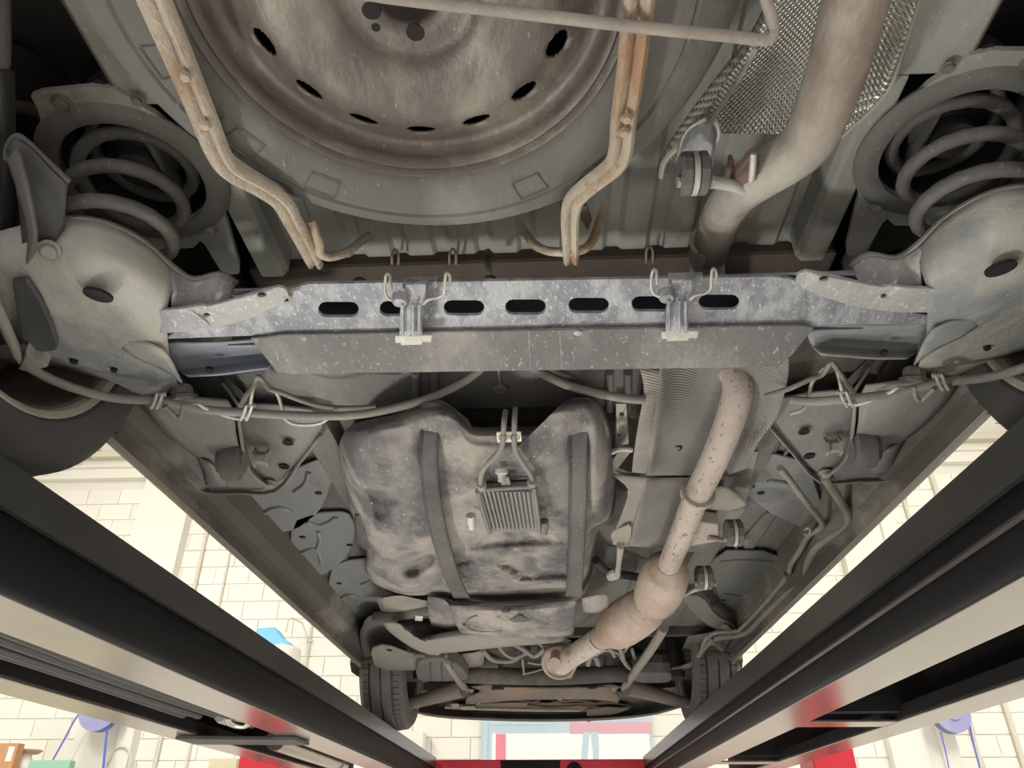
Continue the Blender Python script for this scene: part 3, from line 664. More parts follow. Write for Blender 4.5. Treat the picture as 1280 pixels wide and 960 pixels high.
wheel(-.79, .80, 1); wheel(.79, .80, -1)
wheel(-.70, 3.53, 1, 'tyre'); wheel(.70, 3.53, -1, 'tyre')

# --- rear axle beam
def hb(v): return .655-(v-350)/62*.03
def B(u, v): return (u, v, hb(v))
slots = []
for u, v in ((423, 387), (500, 386), (580, 385), (657, 384), (736, 382), (815, 380), (899, 378)):
    pts = []
    for i in range(7): a = R_(90+i*30); pts.append(B(u-16+9.5*math.cos(a), v+9.5*math.sin(a)))
    for i in range(7): a = R_(-90+i*30); pts.append(B(u+16+9.5*math.cos(a), v+9.5*math.sin(a)))
    slots.append(pts)
beam = plate('rear_axle_beam', [B(235, 408), B(362, 361), B(385, 355), B(505, 354), B(640, 353), B(800, 350), B(960, 346), B(985, 348), B(1095, 382), B(1180, 398), B(1172, 405), B(1015, 405), B(860, 407), B(640, 411), B(440, 415), B(322, 420), B(202, 424)], .005, 'galv', van, holes=slots, label='speckled grey axle cover with seven long slots')
yA, yB_ = W(640, 353, .655).y, W(640, 411, .626).y
V = []; prof = [(yA+.010, .664), (yA+.05, .69), (yA+.10, .725), (yB_+.06, .735), (yB_+.065, .70), (yB_+.045, .66), (yB_+.035, .632)]
for x in (-.47, .47): V += [(x, y, Hh(h)) for y, h in prof]
k = len(prof); mk('beam_channel', V, [(i, i+1, i+1+k, i+k) for i in range(k-1)], 'blue_steel', beam, solid=.004)
def hd(v): return .622-(v-405)/60*.025
def D(u, v): return (u, v, hd(v))
defl = plate('deflector', [D(313, 424), D(355, 419), D(490, 416), D(660, 413), D(690, 412), D(865, 409), D(1000, 407), D(1018, 410), D(990, 445), D(972, 459), D(640, 464), D(365, 468), D(345, 465), D(330, 445)], .004, 'galv_dull', beam)
for u in (661, 700):
    tube('panel_seam', [D(u, 414), D(u+1, 438), D(u+3, 462)], .0009, 'galv', defl, seg=4, sub=1)
lathe('rivet', W(722, 414, .617), [(.006, 0), (.006, -.004), (0, -.005)], 'galv', defl, seg=10)
for cu, cv in ((519, 0), (852, -5)):
    c = plate('clamp', [(cu-12, cv+356, .634), (cu+14, cv+355, .634), (cu+13, cv+372, .625), (cu+8, cv+388, .615), (cu+9, cv+424, .602), (cu-20, cv+425, .602), (cu-19, cv+388, .615), (cu-13, cv+375, .625)], .006, 'galv', beam, bevel=.0015)
    plate('clamp_head', [(cu-16, cv+353, .645), (cu+27, cv+352, .645), (cu+27, cv+360, .643), (cu+20, cv+362, .643), (cu+16, cv+358, .64), (cu-12, cv+359, .64), (cu-16, cv+362, .643)], .010, 'galv', c, bevel=.001)
    plate('clamp_foot', [(cu-25, cv+420, .604), (cu+22, cv+419, .604), (cu+20, cv+428, .600), (cu+9, cv+428, .599), (cu+9, cv+431, .598), (cu-18, cv+432, .598), (cu-18, cv+429, .599), (cu-25, cv+429, .60)], .006, 'clip', c, bevel=.001)
    for d in (-16, -3, 5):
        tube('clamp_rib', [(cu+d, cv+380, .6135), (cu+d, cv+400, .6065), (cu+d+.3, cv+418, .6005)], .0022, 'galv', c, seg=6, sub=1)
    lathe('button', W(cu-19, cv+374, .622), [(0, -.008), (.009, -.007), (.011, -.003), (.011, .006)], 'galv', c, seg=20)
    tube('wire_clip', [(cu-19, cv+376, .62), (cu-30, cv+375, .62), (cu-37, cv+368, .622), (cu-38, cv+358, .628), (cu-37, cv+347, .634), (cu-35, cv+342, .638), (cu-32, cv+344, .64), (cu-31, cv+352, .642), (cu-30, cv+360, .642)], .0022, 'clip', c, seg=8, sub=4)
    tube('wire_clip', [(cu+10, cv+380, .614), (cu+17, cv+374, .617), (cu+28, cv+372, .62), (cu+36, cv+366, .623), (cu+37, cv+355, .628), (cu+38, cv+344, .635), (cu+40, cv+341, .638), (cu+43, cv+345, .64), (cu+44, cv+358, .642)], .0022, 'clip', c, seg=8, sub=4)
lathe('crimp', W(359, 366, .64), [(.004, -.012), (.009, -.01), (.006, -.004), (.009, 0), (.004, .004), (0, .004)], 'bolt', beam, seg=8)

tube('brake_cable', [(660, 456, .69), (680, 468, .675), (705, 480, .66), (740, 490, .65), (775, 497, .645), (806, 500, .645)], .0078, 'cable', van, seg=10)
tube('brake_cable', [(672, 460, .70), (700, 474, .70), (730, 484, .70), (760, 490, .70)], .005, 'rust', van, seg=8)
# --- exhaust
ex = tube('exhaust_pipe', [(885, 300, .76), (884, 335, .775), (890, 400, .775), (908, 448, .745), (922, 478, .70), (917, 512, .67), (896, 568, .64), (871, 620, .618), (852, 668, .60), (836, 706, .588)], .0275, 'rusty_pipe', van, seg=24, sub=6, label='rusty speckled exhaust pipe')
tube('tail_pipe', [(1092, -90, .655), (1062, 30, .655), (1042, 100, .66), (1012, 172, .667), (985, 198, .672), (950, 220, .68), (920, 243, .705), (900, 275, .74), (886, 318, .768)], [.030, .030, .030, .0295, .029, .0285, .028, .0275, .0272], 'tail_pipe', ex, seg=24, sub=6)
tube('resonator', [(836, 706, .588), (835, 711, .586), (832, 717, .583), (826, 733, .578), (820, 746, .574), (817, 751, .572), (813, 756, .571)], [.029, .047, .060, .065, .062, .052, .036], 'cat_rust', ex, seg=28, sub=4)
tube('catalytic_converter', [(814, 755, .571), (809, 759, .569), (805, 762, .568), (790, 772, .564), (775, 782, .56), (767, 787, .558), (761, 791, .557), (752, 797, .555)], [.036, .052, .062, .068, .067, .060, .044, .038], 'cat_rust', ex, seg=28, sub=4)
tube('front_pipe', [(750, 798, .555), (738, 806, .553), (722, 816, .55), (708, 826, .548), (702, 831, .548)], .037, 'rusty_pipe', ex, seg=22, sub=4)
fl = W(699, 829, .552)
fa = (CAM-fl).normalized()
lathe('flange_disc', fl, [(0, .0), (.050, .0), (.055, .006), (.060, .006), (.066, .0), (.066, -.02), (.055, -.03), (.055, -.09), (0, -.09)], 'cat_rust', ex, seg=36, axis=(-.05, -.75, -.6))
for a in (20, 140, 250):
    pass
lathe('flange_stud', W(694, 817, .545), [(0, 0), (.016, 0), (.018, .01), (.016, .05), (.022, .055), (.022, .07), (0, .07)], 'cat_rust', ex, seg=10, axis=(-.05, -.75, -.6))
lathe('flange_stud', W(711, 836, .545), [(0, 0), (.012, 0), (.012, .03), (.016, .03), (.016, .045), (0, .045)], 'cat_rust', ex, seg=10, axis=(-.05, -.75, -.6))
d1 = (W(878, 605, .624)-W(864, 634, .612)).normalized()
lathe('pipe_clamp', W(872, 617, .619), [(.028, -.006), (.036, -.006), (.038, 0), (.036, .006), (.028, .006)], 'rusty_pipe', ex, seg=28, axis=d1)
# hanger bracket on the pipe
plate('hanger_bracket', [(856, 690, .60), (868, 652, .606), (898, 656, .61), (899, 677, .605), (868, 682, .598)], .03, 'rusty_pipe', ex, bevel=.003)
tube('hanger_rod', [(885, 672, .60), (905, 675, .602), (922, 676, .605)], .006, 'bolt', ex, seg=8)
tube('hanger_rod', [(853, 745, .58), (868, 737, .58), (884, 734, .585)], .007, 'rusty_pipe', ex, seg=8)
plate('tail_hanger_plate', [(912, 230, .672), (934, 198, .672), (946, 190, .668), (950, 205, .655), (944, 236, .655), (934, 250, .66)], .012, 'rust', ex, bevel=.002)
tube('tail_hanger_rod', [(942, 192, .655), (941, 208, .65), (939, 225, .65)], .004, 'clip', ex, seg=8)
tube('tail_hanger_rod', [(935, 240, .665), (915, 232, .667), (893, 228, .668), (880, 230, .668)], .0075, 'tail_pipe', ex, seg=10)
plate('tail_hanger_tab', [(908, 224, .69), (912, 200, .695), (918, 202, .695), (916, 226, .69)], .012, 'rust', ex, bevel=.002)
def rubber(u, v, h, w_, l_, tilt=0):
    """exhaust rubber: two-lobed block with a pale band"""
    c = W(u, v, h); s = px(v, h)
    e = lathe('exhaust_rubber', c, [(0, -w_*.5), (l_*.42, -w_*.5), (l_*.5, -w_*.42), (l_*.5, -w_*.16), (l_*.46, -w_*.14), (l_*.46, w_*.14), (l_*.5, w_*.16), (l_*.5, w_*.42), (l_*.42, w_*.5), (0, w_*.5)], 'grey_rubber', van, seg=10, axis=(1, tilt, 0), auto=30)
    lathe('pale_band', c, [(l_*.465, -w_*.09), (l_*.505, -w_*.09), (l_*.505, w_*.09), (l_*.465, w_*.09)], 'clip', e, seg=20, axis=(1, tilt, 0))
    lathe('pin', c-Vector((w_*.62, tilt*w_*.62, l_*.25)), [(0, 0), (.007, 0), (.007, w_*1.3), (0, w_*1.3)], 'bolt', e, seg=8, axis=(1, tilt, 0))
    return e
rubber(867, 217, .672, .034, .052)
rubber(917, 666, .605, .038, .062)
rubber(880, 722, .588, .042, .062)
hb_ = sheet('hanger_mount', [[(848, 205, .69), (852, 178, .70), (862, 160, .70), (882, 148, .70)], [(850, 190, .735), (856, 172, .735), (868, 160, .735), (884, 152, .735)], [(888, 205, .735), (890, 190, .735), (893, 172, .735), (892, 158, .735)], [(884, 212, .69), (893, 188, .69), (899, 165, .69), (894, 150, .70)]], 'galv_dust', van, th=.003, sub=3)
# --- heat shields
hs1 = sheet('heat_shield', [[(1000, -60, .80), (1080, -60, .815), (1120, -60, .815), (1170, -60, .78)],
                            [(968, 0, .79), (1050, 0, .815), (1110, 0, .81), (1148, 0, .775)],
                            [(938, 60, .78), (1010, 60, .805), (1085, 60, .805), (1128, 60, .77)],
                            [(905, 105, .775), (980, 110, .795), (1060, 115, .79), (1105, 118, .765)],
                            [(886, 148, .77), (960, 148, .78), (1035, 152, .775), (1070, 155, .76)],
                            [(904, 167, .765), (960, 167, .77), (1010, 168, .768), (1050, 172, .758)]], 'foil', van, th=.0012, sub=5, label='embossed silver foil heat shield')
hs2 = sheet('heat_shield', [[(828, 195, .83), (830, 207, .80)], [(845, 165, .83), (868, 175, .80)], [(885, 110, .83), (915, 115, .80)], [(930, 55, .83), (948, 62, .80)], [(960, 0, .83), (975, 8, .80)]], 'foil_dusty', van, th=.0015, sub=4)
tube('shield_edge', [(826, 222, .765), (832, 200, .768), (860, 172, .772), (888, 148, .772), (915, 112, .778), (945, 60, .782)], .004, 'seam', hs1, seg=6)
tube('shield_edge', [(1150, 0, .772), (1130, 60, .766), (1107, 118, .761), (1052, 172, .755)], .002, 'seam', hs1, seg=6)
hs3 = sheet('heat_shield', [[(826, 440, 0.678), (850, 440, 0.708), (885, 440, 0.723), (935, 440, 0.708), (985, 440, 0.668)],
                            [(824, 470, 0.668), (850, 470, 0.703), (885, 470, 0.718), (940, 475, 0.698), (985, 470, 0.658)],
                            [(818, 520, 0.648), (845, 520, 0.688), (880, 520, 0.703), (930, 525, 0.688), (972, 520, .655)],
                            [(812, 560, .65), (835, 560, 0.678), (870, 560, 0.688), (915, 560, 0.678), (948, 553, .645)],
                            [(808, 594, .64), (832, 594, 0.668), (865, 594, 0.678), (905, 594, 0.668), (935, 585, .645)]], 'shield_grey', van, th=.0015, sub=4)
sheet('shield_lip', [[(800, 460, .66), (828, 462, .675)], [(805, 490, .655), (830, 492, .67)], [(798, 530, .645), (824, 530, .66)], [(792, 570, .64), (818, 572, .652)], [(790, 590, .638), (812, 592, .65)]], 'foil_dusty', hs3, th=.002, sub=4)
lathe('shield_stud', W(845, 559, .686), [(.014, .004), (.012, -.004), (.009, -.004), (.009, .003), (0, .003)], 'hole_dark', hs3, seg=14)
hs5 = sheet('heat_shield', [[(808, 597, .64), (830, 597, .665), (870, 597, .675), (905, 600, .66)], [(800, 625, .63), (825, 626, .655), (865, 626, .665), (900, 628, .65)], [(792, 655, .62), (818, 658, .645), (855, 658, .655), (890, 660, .645)], [(785, 682, .615), (810, 684, .635), (845, 684, .645), (880, 686, .64)]], 'shield_grey', van, th=.0015, sub=4)
sheet('shield_lip', [[(765, 593, .635), (800, 596, .64), (810, 597, .642)], [(785, 612, .63), (796, 614, .635), (806, 616, .636)], [(778, 640, .622), (788, 642, .627), (797, 643, .628)], [(770, 660, .617), (780, 662, .62), (792, 664, .622)], [(766, 680, .613), (776, 682, .616), (786, 683, .617)]], 'foil_dusty', hs5, th=.003, sub=3)
plate('shield_tab', [(762, 668, .612), (775, 660, .612), (790, 656, .612), (788, 676, .612), (778, 683, .612), (768, 682, .612)], .006, 'foil_dusty', hs5, r=1)
tube('shield_leg', [(776, 682, .605), (774, 700, .60), (772, 718, .60)], [.010, .007, .008], 'foil_dusty', hs5, seg=10)
plate('shield_tab', [(757, 722, .598), (765, 716, .598), (776, 717, .598), (774, 724, .598), (762, 727, .598)], .010, 'bolt', hs5, r=1)
tube('shield_tab', [(765, 565, .64), (775, 561, .64), (790, 562, .64)], .006, 'clip', hs5, seg=8)
plate('valance_bracket', [(770, 505, .69), (783, 505, .69), (786, 555, .675), (770, 557, .675)], .01, 'clip', van, holes=[ell(777, 518, 3, 3, .686, 8), ell(774, 544, 3, 2, .678, 8)], bevel=.001)
plate('stay', [(763, 580, .645), (775, 562, .645), (785, 560, .645), (788, 566, .645), (772, 586, .645), (790, 592, .645), (788, 597, .645), (765, 595, .645)], .004, 'foil_dusty', van, bevel=.001)
sheet('side_shield', [[(878, 610, .635), (905, 608, .64), (920, 616, .645)], [(882, 628, .63), (908, 625, .635), (933, 630, .64)], [(884, 636, .632), (910, 638, .638), (922, 637, .645)]], 'foil_dusty', van, th=.002, sub=4)
sheet('small_shield', [[(727, 748, .60), (745, 744, .59), (760, 742, .60)], [(728, 757, .60), (745, 756, .585), (762, 755, .60)], [(730, 765, .605), (745, 766, .595), (760, 764, .605)]], 'foil_dusty', van, th=.002, sub=4)
plate('tunnel_plate', [(862, 560, .70), (948, 565, .70), (930, 640, .70), (880, 690, .70), (855, 690, .70)], .003, 'bracket', van, bevel=.001)
tube('tunnel_rib', [(745, 700, .66), (760, 715, .66), (790, 720, .66), (800, 722, .66)], .012, 'black_rubber', van, seg=10)

# --- fuel tank
def blob(name, outline, prof, bumps, m, parent, rings=14, label=None):
    c = Vector((sum(p[0] for p in outline)/len(outline), sum(p[1] for p in outline)/len(outline)))
    ring = cr([(*p, 0) for p in outline]+[(*outline[0], 0)], 6)[:-1]
    V = []; fc = []; n = len(ring)
    ss = [1-(i/rings)**1.6 for i in range(rings)][::1]
    ss = [1, .995, .985, .97, .95]+[.93-.02*i for i in range(46)]
    for s in ss:
        h0 = None
        for (s1, h1), (s2, h2) in zip(prof, prof[1:]):
            if s2 <= s <= s1: h0 = h1+(h2-h1)*(s1-s)/(s1-s2)
        if h0 is None: h0 = prof[-1][1]
        for p in ring:
            u, v = c.x+(p.x-c.x)*s, c.y+(p.y-c.y)*s
            h = h0
            for (bu, bv, a, b, amt, rot) in bumps:
                dx, dy = u-bu, v-bv; cc, sn = math.cos(R_(rot)), math.sin(R_(rot))
                q = ((dx*cc+dy*sn)/a)**2+((-dx*sn+dy*cc)/b)**2
                h += amt*math.exp(-q*q*.7)
            V.append(W(u, v, h))
    k = len(ss)
    for i in range(k-1):
        for j in range(n):
            a, b = i*n+j, i*n+(j+1) % n; fc.append((a, b, b+n, a+n))
    fc.append(tuple((k-1)*n+j for j in range(n)))
    return mk(name, V, fc, m, parent, smooth=True, label=label)
tank = blob('fuel_tank', [(424, 572), (425, 552), (436, 534), (462, 524), (492, 518), (515, 508), (545, 503), (566, 510), (590, 531), (630, 532), (680, 531), (694, 516), (708, 500), (742, 498), (758, 520), (768, 552), (771, 600), (766, 645), (748, 662), (744, 690), (738, 725), (722, 750), (680, 752), (620, 753), (575, 752), (548, 746), (505, 747), (472, 732), (456, 712), (458, 690), (446, 664), (438, 632), (430, 600)],
     [(1, .69), (.97, .635), (.92, .605), (.85, .59), (.7, .582), (0, .58)],
     [(476, 620, 20, 8, 0.018, 20), (476, 636, 9, 12, 0.016, 0), (530, 700, 26, 9, 0.030, -38), (440, 660, 16, 26, 0.014, 0), (645, 714, 92, 46, 0.035, 0), (650, 690, 75, 9, -0.025, -3), (598, 706, 26, 5, -0.019, -8), (636, 718, 24, 5, -0.019, 28), (690, 727, 36, 5, -0.020, -3), (682, 704, 28, 7, -0.022, -4), (655, 703, 14, 9, 0.016, 0), (628, 741, 60, 6, -0.008, 0),
      (747, 600, 12, 60, -.02, 0), (640, 590, 70, 40, -.012, 0), (480, 580, 40, 30, -.016, 10), (630, 548, 40, 10, .006, 0), (500, 668, 36, 22, -.018, 0), (500, 728, 50, 10, -.012, 5), (745, 680, 14, 30, .03, 0), (535, 545, 14, 30, .008, 0), (722, 545, 14, 30, .008, 0)], 'tank', van, label='dusty moulded fuel tank')
def strap(P, w_, nm='tank_strap'):
    rows = [[(u-w_*k, v, h+.004), (u-w_*k*.9, v, h), (u-w_*k*.7, v, h+.002), (u, v, h+.002), (u+w_*k*.7, v, h+.002), (u+w_*k*.9, v, h), (u+w_*k, v, h+.004)] for u, v, h, k in P]
    return sheet(nm, rows, 'strap', tank, th=.002, sub=3)
s1 = strap([(539, 508, .655, 1.25), (538, 530, .60, 1.1), (536, 570, .565, 1), (540, 620, .556, .95), (550, 672, .558, .95), (564, 718, .562, .9), (577, 747, .566, .9)], 11)
s2 = strap([(722, 503, .66, 1.3), (722, 530, .605, 1.2), (723, 580, .565, 1), (722, 640, .558, .95), (720, 700, .562, .9), (717, 745, .57, .9)], 11)
plate('strap_tab', [(500, 521, .628), (528, 507, .64), (545, 501, .645), (558, 504, .645), (592, 532, .625), (578, 546, .605), (515, 548, .605)], .004, 'tank', s1, r=1)
plate('strap_tab', [(684, 534, .625), (708, 500, .648), (742, 498, .648), (765, 545, .62), (752, 552, .61), (700, 552, .605)], .004, 'tank', s2, r=1)
lathe('strap_bolt', W(540, 510, .632), [(0, -.014), (.010, -.013), (.018, -.006), (.020, 0)], 'bracket', s1, seg=16)
lathe('strap_bolt', W(722, 507, .635), [(0, -.014), (.010, -.013), (.018, -.006), (.020, 0)], 'bracket', s2, seg=16)
# fuel cooler with its fins and pipes
cl = plate('fuel_cooler', [(597, 612, .553), (667, 608, .553), (674, 664, .553), (612, 666, .553)], .012, 'cooler', van, bevel=.002)
for i in range(13):
    t = i/12; u0, u1 = 600+65*t, 614+57*t
    a, b = W(u0, 615, .545), W(u1, 664, .545)
    V = []
    for p in (a, b):
        for dx, dz in ((-.0022, 0), (.0022, 0), (.0022, .010), (-.0022, .010)): V.append(p+Vector((dx, 0, dz)))
    mk('fin', V, [(0, 1, 2, 3), (7, 6, 5, 4), (0, 4, 5, 1), (1, 5, 6, 2), (2, 6, 7, 3), (3, 7, 4, 0)], 'cooler', cl)
for P in (((597, 614, .545), (604, 640, .545), (612, 666, .545)), ((667, 609, .545), (671, 635, .545), (674, 664, .545)), ((597, 613, .548), (632, 610, .546), (667, 608, .548))):
    tube('cooler_frame', P, .0045, 'cooler', cl, seg=8, sub=2)
tube('fuel_pipe', [(632, 514, .61), (630, 530, .575), (628, 556, .56), (620, 570, .556), (606, 584, .554), (601, 596, .552), (601, 608, .55)], .0046, 'bracket', cl, seg=10)
tube('fuel_pipe', [(644, 511, .61), (643, 530, .575), (643, 556, .56), (648, 570, .556), (660, 588, .554), (665, 598, .552), (667, 608, .55)], .0046, 'bracket', cl, seg=10)
for u, v in ((602, 606), (665, 602)):
    lathe('pipe_union', W(u, v, .55), [(0, -.006), (.009, -.006), (.009, .01), (.007, .012), (0, .012)], 'bracket', cl, seg=12, axis=(0, 1, 0))
lathe('mount_pin', W(627, 594, .547), [(0, -.012), (.011, -.012), (.012, -.004), (.007, 0), (.007, .012), (0, .012)], 'clip', cl, seg=14, axis=(0, .5, -1))
lathe('mount_pin', W(589, 650, .55), [(0, -.012), (.010, -.012), (.011, .006), (.008, .008), (.008, .02), (0, .02)], 'clip', cl, seg=14, axis=(0, 1, -.6))
lathe('mount_pin', W(680, 657, .55), [(0, -.012), (.010, -.012), (.011, .006), (.008, .008), (.008, .02), (0, .02)], 'tank', cl, seg=14, axis=(0, 1, -.6))
plate('cooler_tab', [(624, 598, .55), (636, 597, .55), (640, 610, .55), (628, 612, .55)], .004, 'bracket', cl)
lab = plate('maker_label', [(620.5, 541, .5655), (651, 540.5, .5655), (652, 552, .563), (622, 553.5, .563)], .002, 'label_white', tank, bevel=0)
tc = bpy.data.curves.new('lettering', 'FONT'); tc.body = 'DENSO'; tc.size = .0118; tc.align_x = 'CENTER'; tc.align_y = 'CENTER'; tc.extrude = .0003
to = bpy.data.objects.new('lettering', tc); COL.objects.link(to); tc.materials.append(MAT['letter'])
p = W(636.5, 547, .5618)
me = bpy.data.meshes.new_from_object(to); bpy.data.objects.remove(to); to = bpy.data.objects.new('lettering', me); COL.objects.link(to)
to.parent = lab; to.matrix_parent_inverse = Matrix.Translation(-LOC[lab.name]); to.location = p; LOC['lettering'] = p
to.rotation_euler = (R_(180), 0, 0); to.scale = (.92, 2.0, 1)
# tank guard at the front
tg = sheet('tank_guard', [[(563, 757, .59), (600, 757, .588), (650, 757, .588), (700, 752, .588), (721, 750, .59)], [(566, 768, .575), (600, 766, .568), (650, 766, .568), (700, 762, .568), (719, 762, .575)], [(572, 784, .57), (605, 784, .56), (650, 785, .56), (698, 783, .56), (718, 782, .57)], [(578, 793, .59), (610, 795, .58), (650, 797, .58), (695, 796, .58), (716, 793, .59)]], 'tank', van, th=.003, sub=4)
for u, v, r in ((632, 763, .014), (685, 781, .013), (582, 780, .010)):
    lathe('stamped_hole', W(u, v, .564), [(r, .004), (r, -.004), (r*.7, -.004), (r*.5, .0), (0, .0)], 'strap', tg, seg=18)
plate('stamped_mark', [(636, 775, .5595), (650, 769, .5605), (663, 775, .5595), (650, 782, .559)], .003, 'strap', tg, bevel=0)
tube('stamped_ring', [(596, 770, .562), (585, 776, .561), (586, 786, .561), (605, 790, .561), (628, 787, .561), (634, 778, .561), (622, 771, .562)], .003, 'tank', tg, seg=6)
blob('filler_neck', [(462, 690), (448, 680), (443, 660), (444, 640), (455, 640), (465, 660), (470, 690)], [(1, .66), (.8, .625), (0, .61)], [], 'strap', van)

# ------------------------------------------------------------------ spare wheel slung under the boot
SC = Vector((-.115, .391, Hh(.65)))
spare = empty('spare_wheel', SC, 'dusty spare wheel with steel rim slung under the boot floor', 'wheel')
lathe('tyre', SC, [(.203, .012), (.206, .002), (.212, -.004), (.225, -.009), (.245, -.012), (.262, -.010), (.265, -.007), (.268, -.0095), (.288, -.002), (.301, .010), (.311, .022), (.317, .038), (.311, .040), (.311, .046), (.319, .048), (.319, .13), (.305, .17), (.25, .19), (.205, .18)], 'tyre', spare, seg=128, auto=25)
t_ = spare.children[0] if spare.children else None
lathe('rim_lip', SC, [(.199, .003), (.2025, -.004), (.2060, -.006), (.2085, -.002), (.206, .004)], 'rim_lip', spare, seg=128)
# disc: one swept surface with real vent holes cut at the slope
seg = 360
prof = [(.199, .000), (.194, .013), (.188, .022), (.180, .025), (.172, .0225), (.165, .018)]+[(.158-.001*i, .0135-.0007*i) for i in range(21)]+[(.134, -.002), (.128, -.0045), (.118, -.006), (.105, -.004), (.085, -.001), (.072, .001), (.066, .006), (.061, .010), (.055, .011), (.045, .011), (.032, .011), (.030, .016), (.030, .05), (0, .05)]
V = []; fc = []
def ishole(i, k):
    a = k/seg*360
    if 6 <= i <= 7:                                   # vent slots on the slope
        return min(abs((a-93.0-18*j+180) % 360-180) for j in range(0, 20)) < 4.6 and True
    return False
HOLES = [(338, 50), (393, 107), (458, 142), (527, 153), (594, 142), (653, 107), (695, 50)]
angs = [math.degrees(math.atan2(W(u, v, .665).y-SC.y, W(u, v, .665).x-SC.x)) for u, v in HOLES]
step = (angs[0]-angs[-1])/6
a0 = angs[3]
nh = int(round(360/step)); allang = [a0+360/nh*j for j in range(nh)]
for r, z in prof:
    for k in range(seg):
        t = 2*math.pi*k/seg; V.append(SC+Vector((r*math.cos(t), r*math.sin(t), z)))
for i in range(len(prof)-1):
    for k in range(seg):
        am = (k+.5)/seg*360
        rm = (prof[i][0]+prof[i+1][0])/2
        cut = 5 < i < 27 and min((((am-a+180) % 360-180)/6.2)**2 for a in allang)+((rm-.148)/.0105)**2 < 1
        if not cut: fc.append((i*seg+k, i*seg+(k+1) % seg, (i+1)*seg+(k+1) % seg, (i+1)*seg+k))
disc = mk('wheel_disc', V, fc, 'rim', spare, smooth=True, solid=.003)
lathe('rim_well', SC, [(.19, .045), (.18, .09), (.165, .12), (.03, .13), (0, .13)], 'hole_dark', spare, seg=64)
q_ = W(518, 35, .66)-SC; lug0 = math.atan2(q_.y, q_.x)
for j in range(5):
    a = lug0+R_(72*j); p = SC+Vector((  .038*math.cos(a), .038*math.sin(a), .0102))
    lathe('lug_hole', p, [(.0098, .0), (.0085, -.001), (0, -.001)], 'hole_dark', disc, seg=18)
    if j != 0: continue
    a += R_(52); p = SC+Vector((.046*math.cos(a), .046*math.sin(a), .0102))
    lathe('lug_hole', p, [(.0045, .0), (.0045, -.001), (0, -.001)], 'hole_dark', disc, seg=12)
# raised marks on the tyre wall
ty = [o for o in spare.children if o.name.startswith('tyre')][0]
def arcmark(a0_, a1_, r0, r1):
    P = []
    for a in [a0_+(a1_-a0_)*i/6 for i in range(7)]: P.append((r0, a))
    for a in [a1_-(a1_-a0_)*i/6 for i in range(7)]: P.append((r1, a))
    P.append(P[0])
    def zz(r): return -.0125+max(0, r-.262)*.3
    tubeW('raised_mark', [SC+Vector((r*math.cos(R_(a)), r*math.sin(R_(a)), zz(r))) for r, a in P], .0008, 'tyre', ty, seg=4, sub=1)
for a in (140, 152, 166, 118, 60): arcmark(a, a+8, .232, .258)

# ------------------------------------------------------------------ spare wheel carrier (parts of the van)
def bar(nm, P, w_, parent=van):
    """pressed double-rod bar: two half-round rods side by side and a floor strip"""
    pts = [W(*p) for p in P]; Q = cr(pts, 5)
    o = None
    L = []; Rr = []; V = []; fc = []
    sec = [(-1, .35), (-.95, -.25), (-.62, -.65), (-.28, -.45), (0, .12), (.28, -.45), (.62, -.65), (.95, -.25), (1, .35), (0, .5)]
    for i, p in enumerate(Q):
        t = (Q[min(i+1, len(Q)-1)]-Q[max(i-1, 0)]).normalized()
        sd = t.cross(Vector((0, 0, 1))); sd = sd.normalized(); nn = sd.cross(t).normalized()
        if nn.z < 0: nn = -nn
        ww = w_(i/(len(Q)-1)) if callable(w_) else w_
        for a, b in sec: V.append(p+sd*a*ww+nn*b*ww*.8)
    k = len(sec)
    for i in range(len(Q)-1):
        for j in range(k):
            a, b = i*k+j, i*k+(j+1) % k; fc.append((a, b, b+k, a+k))
    fc += [tuple(reversed(range(k))), tuple((len(Q)-1)*k+j for j in range(k))]
    return mk(nm, V, fc, 'carrier', parent, smooth=True, auto=60, label='cream spare wheel carrier bar with rust spots')
b1 = bar('carrier_bar', [(158, -90, .60), (192, 0, .605), (226, 80, .61), (253, 145, .613), (274, 195, .615), (292, 217, .617), (325, 235, .62), (352, 254, .622), (366, 278, .63), (380, 304, .65), (394, 332, .68)], lambda t: .0148-.0035*t)
b2 = bar('carrier_bar', [(806, -90, .60), (799, 0, .605), (789, 90, .61), (780, 150, .613), (776, 190, .615), (766, 210, .617), (738, 232, .62), (719, 250, .622), (713, 270, .63), (713, 298, .65), (714, 328, .68)], lambda t: .0143-.0035*t)
for b_, u, v, h in ((b1, 257, 156, .602), (b1, 232, 95, .60), (b2, 783, 148, .602), (b2, 780, 165, .604)):
    lathe('weld_stud', W(u, v, h), [(0, -.005), (.004, -.004), (.006, 0)], 'carrier', b_, seg=12)
tube('carrier_rod', [(330, -30, .592), (480, -4, .592), (640, 15, .592), (800, 34, .592), (900, 44, .592), (955, 50, .592), (966, 44, .594), (966, 30, .60), (955, -10, .605), (945, -40, .605)], .0052, 'rod', van, seg=10, sub=4)
tube('carrier_hook', [(388, 275, .655), (394, 290, .652), (399, 305, .655), (400, 316, .664), (412, 321, .672), (432, 316, .69), (448, 304, .72), (462, 294, .75)], .0062, 'carrier', b1, seg=10)
tube('carrier_hook', [(648, 280, .77), (658, 293, .745), (668, 305, .71), (682, 313, .685), (700, 315, .675), (716, 315, .672), (732, 310, .68), (742, 298, .70), (750, 275, .74), (756, 250, .77)], .0062, 'carrier', b2, seg=10)
plate('carrier_pivot', [(700, 258, .77), (734, 258, .77), (740, 275, .77), (735, 290, .77), (724, 270, .77)], .006, 'rust', b2)

